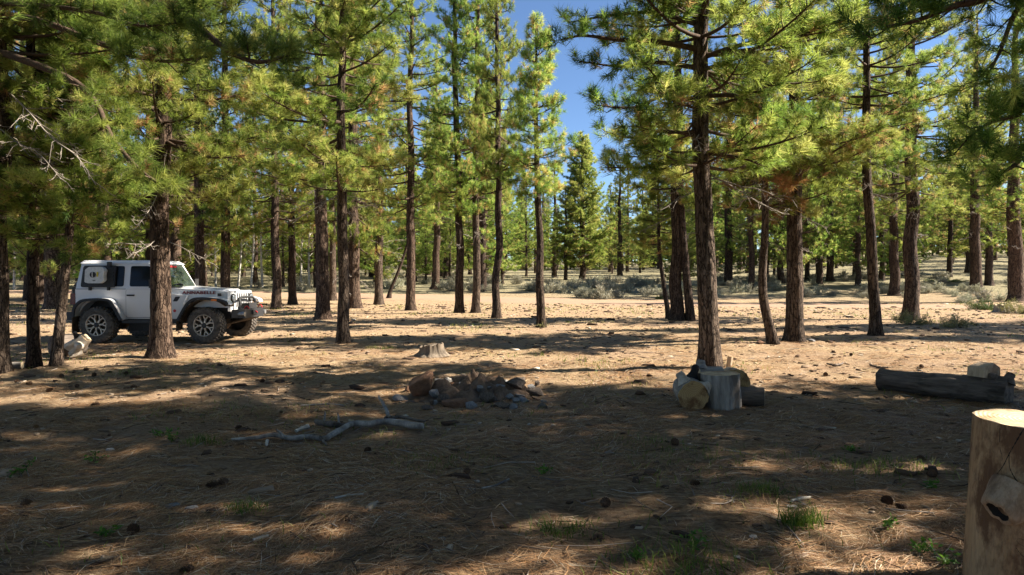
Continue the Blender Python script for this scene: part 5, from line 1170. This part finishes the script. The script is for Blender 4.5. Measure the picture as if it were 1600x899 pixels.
for k in range(85):
    px = random.uniform(1105, 1600); py = random.uniform(432, 468) + 6 * (px > 1480)
    sage(px, py, random.uniform(0.7, 1.3), 'pale sagebrush clump on the slope past the furrowed pine', 'sagebrush on the slope', k)
for k in range(45):
    px = random.choice([random.uniform(560, 850), random.uniform(400, 500), random.uniform(690, 850)]); py = random.uniform(440, 456)
    sage(px, py, random.uniform(0.8, 1.6), 'pale sagebrush clump beyond the road', 'sagebrush beyond the road', k)
M['weeds'] = needle_mat('dry_weeds', [(0.0, (0.10, 0.11, 0.03)), (0.5, (0.26, 0.25, 0.09)), (1.0, (0.45, 0.38, 0.20))], 0.35, False)
GS = shrub_mesh(71, 1500, 0.5, 0.75, 'weeds', 'sage_wood', 0.12, 0.016, 34, 0.3)
M['juniper'] = needle_mat('juniper_leaves', [(0.0, (0.035, 0.06, 0.015)), (1.0, (0.12, 0.17, 0.04))], 0.3, False)
JU = shrub_mesh(72, 2400, 0.55, 0.9, 'juniper', 'limb', 0.10, 0.018, 40, 0.2)
def shrub(me, px, py, s, label, name='shrub'):
    p = G(px, py); o = ob(name, me, None, (p[0], p[1], p[2] - 0.02), (0, 0, random.uniform(0, 6)), s); tag(o, label, 'shrub'); return o
shrub(JU, 1545, 484, (1.1, 1.0, 1.0), 'dark green spiky low shrub next to the small stump'); shrub(GS, 1590, 490, (0.9, 0.9, 1.0), 'yellow-green weeds at the picture edge by the small stump')
shrub(JU, 1478, 441, (2.6, 1.6, 0.7), 'bright green spreading ground shrub among the sagebrush'); shrub(GS, 1424, 508, (0.85, 0.5, 0.8), 'dry weeds round the foot of the broad dark pine')
shrub(GS, 1492, 512, (0.8, 0.7, 0.75), 'sparse dry weeds between the broad dark pine and the edge'); shrub(GS, 846, 512, (0.45, 0.3, 0.4), 'green grass round the foot of the browning young pine'); shrub(JU, 1030, 468, (0.4, 0.4, 0.6), 'tiny pine seedling by the leaning sapling')
# aspens behind the vehicle
for k, (px, py, hh, lab) in enumerate([(352, 449, 9, 'first pale aspen behind the bonnet of the vehicle'), (372, 448, 8, 'second pale aspen behind the bonnet of the vehicle'), (392, 450, 9, 'third pale aspen behind the bonnet of the vehicle'), (410, 449, 8, 'yellow-leaved aspen beside the dark pines past the bumper'), (470, 449, 9, 'pale aspen seen between the dark pines'), (483, 450, 8, 'pale aspen close to the thick reddish-brown pine'), (22, 452, 9, 'pale aspen at the left picture edge'), (337, 450, 7, 'pale aspen nearest the windscreen')]):
    p = G(px, py); r = np.random.default_rng(200 + k)
    root = bpy.data.objects.new('aspen_tree', None); COL.objects.link(root); root.location = p; tag(root, lab, 'tree')
    g = Geo(); tr = spline([(0, 0, -.1), (r.normal(0, .15), r.normal(0, .15), hh * .5), (r.normal(0, .3), 0, hh)], 14); add_tube(g, tr, np.linspace(.10, .015, 14), 8); ob('trunk', g.mesh('trunk', [M['aspen']]), root)
    g = Geo(); n = 900; tw = Geo()
    for _ in range(26):
        z = r.uniform(.25, .98) * hh; a = r.uniform(0, 6.28); L = (1.1 - z / hh) * 1.6 + .25; b0 = np.array([np.interp(z, tr[:, 2], tr[:, 0]), np.interp(z, tr[:, 2], tr[:, 1]), z]); e = b0 + np.array([math.cos(a), math.sin(a), .7]) * L * .8
        add_tube(tw, spline([b0, (b0 + e) / 2 + r.normal(0, .05, 3), e], 5), np.linspace(.02, .004, 5), 4, 0, None, False)
        q = b0 + (e - b0) * r.uniform(.35, 1.05, (34, 1)) + r.normal(0, .16, (34, 3)); d = unit(r.normal(0, 1, (34, 3))) * .05; s_ = unit(np.cross(d, r.normal(0, 1, (34, 3)))) * .035
        g.add(np.stack([q - d, q + s_, q + d, q - s_], 1).reshape(-1, 3), None, np.arange(136).reshape(-1, 4), 0, np.repeat(np.clip(r.normal(.45, .3, 34), 0, 1), 4))
    ob('limbs', tw.mesh('limbs', [M['aspen']]), root); ob('crown', g.mesh('crown', [M['aspen_leaf']], False), root)

def blades(r, q, h, lean, wd, tint):
    n = len(q); d = r.normal(0, 1, (n, 3)) * lean; d[:, 2] = 1; d = unit(d); s_ = unit(np.cross(d, unit(r.normal(0, 1, (n, 3)) * [1, 1, .1]))) * wd * .5
    bend = r.normal(0, 1, (n, 3)) * [1, 1, 0] * h[:, None] * .3
    m_ = q + d * h[:, None] * .55; t_ = q + d * h[:, None] * .95 + bend
    V = np.stack([q - s_, q + s_, m_ + s_ * .7, m_ - s_ * .7, t_], 1).reshape(-1, 3); k = np.arange(n)[:, None] * 5
    return V, k + np.array([[3, 2, 4]]), k + np.array([[0, 1, 2, 3]]), np.repeat(tint, 5)
TUFTS = [(1251, 822, 260, .17, .05, .20, 'tall bright green grass tuft below the pale stick'), (1364, 730, 520, .11, .22, .42, 'wide sunlit patch of short grass left of the standing log'), (1072, 893, 420, .16, .16, .35, 'dense grass clump at the bottom edge'), (1110, 716, 420, .09, .30, .40, 'dim green grass patch in the shade below the cut logs'),
         (596, 546, 200, .14, .12, .5, 'olive grass clump left of the ragged stump'), (690, 722, 300, .09, .18, .45, 'low olive grass patch below the bent fallen branch'), (316, 696, 160, .13, .07, .25, 'small grass tuft at the tip of the bent branch'), (878, 832, 220, .10, .08, .2, 'dark green grass tuft in the lower middle'),
         (1188, 770, 180, .12, .07, .3, 'small green grass tuft among lit needles'), (386, 798, 120, .10, .05, .2, 'small bright sprout tuft below the pair of cones'), (1010, 690, 260, .08, .18, .4, 'thin grass patch under the pale knotty log'), (205, 585, 150, .10, .12, .4, 'grass tuft in front of the stout reddish pine')]
for k, (px, py, n, h, sp_, tn, lab) in enumerate(TUFTS):
    h *= 0.75; n = int(n * 0.6) if sp_ > .1 else n
    r = np.random.default_rng(300 + k); p = G(px, py)
    q = r.normal(0, sp_, (n, 3)) * [1.3, .9, 0] ; q[:, 2] = terr(p[0] + q[:, 0], p[1] + q[:, 1]) - p[2] - .005
    V, T, Q, A = blades(r, q, h * r.uniform(.5, 1.2, n), .32, .0055, np.clip(r.normal(tn, .18, n), 0, 1))
    g = Geo(); g.add(V, T, Q, 0, A); tag(ob('grass_tuft', g.mesh('grass_tuft', [M['grass']], False), None, p), lab, 'grass', None, 'stuff')
# sprawling leafy seedlings
PL = [(253, 684, .09, 'leafy green seedling right of the whitish stone'), (272, 690, .07, 'low green sprig behind the small grass tuft'), (990, 876, .05, 'single green sprout near the bottom centre'), (1390, 826, .05, 'bright green sprout left of the standing log'), (1472, 886, .08, 'leafy green weeds at the foot of the standing log'), (1440, 868, .07, 'dark leafy weed near the standing log'), (1456, 764, .05, 'small broad-leaf sprout near the pine cone'), (168, 843, .05, 'little sprout beside the lower left cone'), (30, 745, .10, 'dark leafy weeds at the left edge'), (150, 725, .08, 'dark leafy seedling below the whitish stone'), (1330, 706, .05, 'small sprout behind the sunlit grass patch'), (850, 742, .05, 'small green sprout in the centre foreground'), (1085, 860, .09, 'leafy seedling above the dense grass clump')]
for k, (px, py, s_, lab) in enumerate(PL):
    r = np.random.default_rng(400 + k); p = G(px, py); g = Geo()
    for _ in range(9):
        a = r.uniform(0, 6.28); e = np.array([math.cos(a) * r.uniform(.3, 1.2), math.sin(a) * r.uniform(.3, 1.2), r.uniform(.4, 1.2)]) * s_; add_tube(g, np.array([[0, 0, -.01], e * .6, e]), [.002, .0016, .001], 3, 0, None, False, .2)
        for _ in range(5):
            c0 = e * r.uniform(.5, 1.05) + r.normal(0, .008, 3); d = unit(r.normal(0, 1, 3) * [1, 1, .5]) * .017; n_ = unit(np.cross(d, r.normal(0, 1, 3))) * .008
            g.add(np.array([c0, c0 + d + n_, c0 + d * 2, c0 + d - n_]), None, [[0, 1, 2, 3]], 0, r.random())
    tag(ob('seedling', g.mesh('seedling', [M['leaf']], False), None, p), lab, 'plant')
# scattered grass and fallen needles: nobody could count them
r = np.random.default_rng(500)
def scatter(n, y0, y1, mask=None, pw=1.0, marg=0.80):
    Y = y0 + (y1 - y0) * r.random(n) ** pw; X = (r.random(n) * 2 - 1) * (Y * marg + .4)
    if mask is not None: k = r.random(n) < mask(X, Y); X, Y = X[k], Y[k]
    return X, Y
X, Y = scatter(95000, 3.2, 36, lambda x, y: np.clip((vnoise(x * .8 + 9, y * .8, 5.5) - .12) * 1.3, 0, .9) * np.clip(vnoise(x * 4, y * 4, 2.5) + .5, 0, 1), 0.8)
q = np.stack([X, Y, terr(X, Y) - .004], -1); n = len(q); dist = Y
V, T, Q, A = blades(r, q, r.uniform(.03, .10, n) * (1 + .02 * dist), .5, 1, np.clip(r.normal(.55, .22, n), 0, 1))
V = V.reshape(-1, 5, 3); wd = (.003 + .0006 * dist)[:, None]; c0 = (V[:, 0] + V[:, 1]) / 2; dv = (V[:, 1] - V[:, 0]) * wd; V[:, 0] = c0 - dv / 2; V[:, 1] = c0 + dv / 2; c1 = (V[:, 2] + V[:, 3]) / 2; V[:, 2] = c1 + dv * .35; V[:, 3] = c1 - dv * .35
g = Geo(); g.add(V.reshape(-1, 3), T, Q, 0, A); tag(ob('grass', g.mesh('grass', [M['grass']], False)), 'thin scattered grass blades over the forest floor', 'grass', None, 'stuff')
def needles(n, y0, y1, ln, wd, pw, thr):
    X, Y = scatter(n, y0, y1, lambda x, y: np.clip(.38 + 1.9 * vnoise(x * 1.3, y * 1.9, 6.5) + .6 * vnoise(x * 5, y * 6, 3.5) + thr, .06, 1), pw)
    m_ = len(X); a = r.normal(0, 0.75, m_) + 1.2 * vnoise(X * .9, Y * .9, 8.8) * 1.5 + (r.random(m_) < .25) * r.uniform(0, 6.28, m_); l_ = ln * r.uniform(.45, 1.2, m_); cv = r.normal(0, .45, m_)
    pts = []
    tilt = np.abs(r.normal(0, .10, m_)) * (r.random(m_) < .35); lift = r.uniform(.002, .018, m_)
    x, y = X - np.cos(a) * l_ / 2, Y - np.sin(a) * l_ / 2; s0 = np.stack([-np.sin(a), np.cos(a)], -1) * (wd * r.uniform(.7, 1.3, m_))[:, None] / 2
    rows = []
    for t in (0, .5, 1):
        aa = a + cv * t; px_, py_ = x + np.cos(aa) * l_ * t, y + np.sin(aa) * l_ * t; z = terr(px_, py_) + lift + tilt * l_ * t * .8
        wt = (1, 1, .35)[int(t * 2)]
        rows += [np.stack([px_ - s0[:, 0] * wt, py_ - s0[:, 1] * wt, z], -1), np.stack([px_ + s0[:, 0] * wt, py_ + s0[:, 1] * wt, z + .0008], -1)]
    V = np.stack(rows, 1).reshape(-1, 3); k = np.arange(m_)[:, None] * 6
    g = Geo(); g.add(V, None, np.concatenate([k + [[0, 1, 3, 2]], k + [[2, 3, 5, 4]]]), 0, np.repeat(np.clip(r.normal(.55, .24, m_), 0, 1), 6)); return g
g = needles(135000, 3.15, 8.0, .145, .0028, 1.2, .15)
tag(ob('needle_litter', g.mesh('needle_litter', [M['litter']], False)), 'brown fallen pine needles over the near ground', 'pine needles', None, 'stuff')
g = needles(60000, 7.3, 17, .20, .0075, 1.1, 0)
tag(ob('needle_litter', g.mesh('needle_litter', [M['litter']], False)), 'straw-coloured fallen needles on the sunlit ground further off', 'pine needles', None, 'stuff')
# small chips of bark, wood and stone
X, Y = scatter(7000, 3.2, 36, None, 0.8); n = len(X); z = terr(X, Y); sz = r.uniform(.006, .022, n) * (1 + .05 * Y) * (1 + 1.2 * (r.random(n) < .06))
B = np.array([[-1, -.6, -.5], [1, -.7, -.5], [.8, .7, -.5], [-.9, .6, -.5], [-.7, -.4, .5], [.8, -.5, .35], [.6, .5, .5], [-.6, .5, .4]]); an = r.uniform(0, 6.28, n); ca, sa = np.cos(an), np.sin(an)
J = B[None] * (1 + r.normal(0, .25, (n, 8, 3))) * np.stack([sz * r.uniform(.8, 2, n), sz, sz * .5], -1)[:, None]
V = np.stack([J[..., 0] * ca[:, None] - J[..., 1] * sa[:, None] + X[:, None], J[..., 0] * sa[:, None] + J[..., 1] * ca[:, None] + Y[:, None], J[..., 2] + (z + sz * .3)[:, None]], -1)
k = np.arange(n)[:, None] * 8; Q = np.concatenate([k + [f] for f in ([0, 3, 2, 1], [4, 5, 6, 7], [0, 1, 5, 4], [1, 2, 6, 5], [2, 3, 7, 6], [3, 0, 4, 7])])
m = NM('chips'); m.base(m.ramp(m.tint(), [(0, (.035, .022, .016)), (.55, (.11, .068, .045)), (.86, (.30, .22, .15)), (1, (.50, .43, .34))]), .9, .15); M['chips'] = m.m
g = Geo(); g.add(V.reshape(-1, 3), None, Q, 0, np.repeat(r.random(n), 8)); tag(ob('forest_debris', g.mesh('forest_debris', [M['chips']], False)), 'small chips of bark, wood and stone strewn over the ground', 'debris', None, 'stuff')

resolve_labels()
cl = {}
GL = [(60, 640, 'the left picture edge'), (251, 560, 'the stout reddish pine'), (500, 690, 'the bent fallen branch'), (735, 620, 'the fire ring'), (1110, 600, 'the furrowed pine and its logs'), (1480, 610, 'the rotten log'), (1510, 780, 'the standing log'), (1364, 725, 'the sunlit grass patch'), (880, 830, 'the lower middle grass tuft'), (1330, 560, 'the tilted slender pine'), (250, 860, 'the lower left corner'), (110, 565, 'the bleached logs')]
for o in [o for o in COL.objects if o.name.startswith('pine_cone') and o.get('group', '').startswith('pine cones')]:
    px = 800 + o.location.x / o.location.y * F_PX; py = 430 + (CAM_H - o.location.z) / o.location.y * F_PX
    cl.setdefault(min(GL, key=lambda t: math.hypot(t[0] - px, (t[1] - py) * 1.5)), []).append((math.hypot(0, 0), px, py, o))
for (gx, gy, nm), os_ in cl.items():
    os_.sort(key=lambda t: math.hypot(gx - t[1], (gy - t[2]) * 1.5))
    for k, t in enumerate(os_): t[3]['label'] = 'dark pine cone, %s closest to %s' % (('the very' if k == 0 else ORD[k]), nm)

# twigs strewn over the floor
X, Y = scatter(1500, 3.2, 16, None, 1.15); g = Geo()
for x_, y_ in zip(X, Y):
    a_ = r.uniform(0, 6.28); L_ = r.uniform(.05, .30) * (1 + .6 * (r.random() < .1)); k_ = r.normal(0, .35)
    p_ = np.array([[x_ + math.cos(a_ + k_ * t_) * L_ * t_, y_ + math.sin(a_ + k_ * t_) * L_ * t_, 0] for t_ in (0, .5, 1)]); p_[:, 2] = terr(p_[:, 0], p_[:, 1]) + .008 + np.abs(r.normal(0, .006, 3))
    w_ = r.uniform(.0018, .0048) * (1 + .04 * y_); add_tube(g, p_, [w_, w_ * .9, w_ * .5], 4, 0, None, False, r.random())
m = NM('twigs'); m.base(m.ramp(m.tint(), [(0, (.05, .032, .022)), (.5, (.14, .095, .065)), (1, (.36, .31, .26))]), .9, .15); M['twigs'] = m.m
tag(ob('twig_litter', g.mesh('twig_litter', [M['twigs']])), 'thin broken twigs strewn over the forest floor', 'twigs', None, 'stuff')
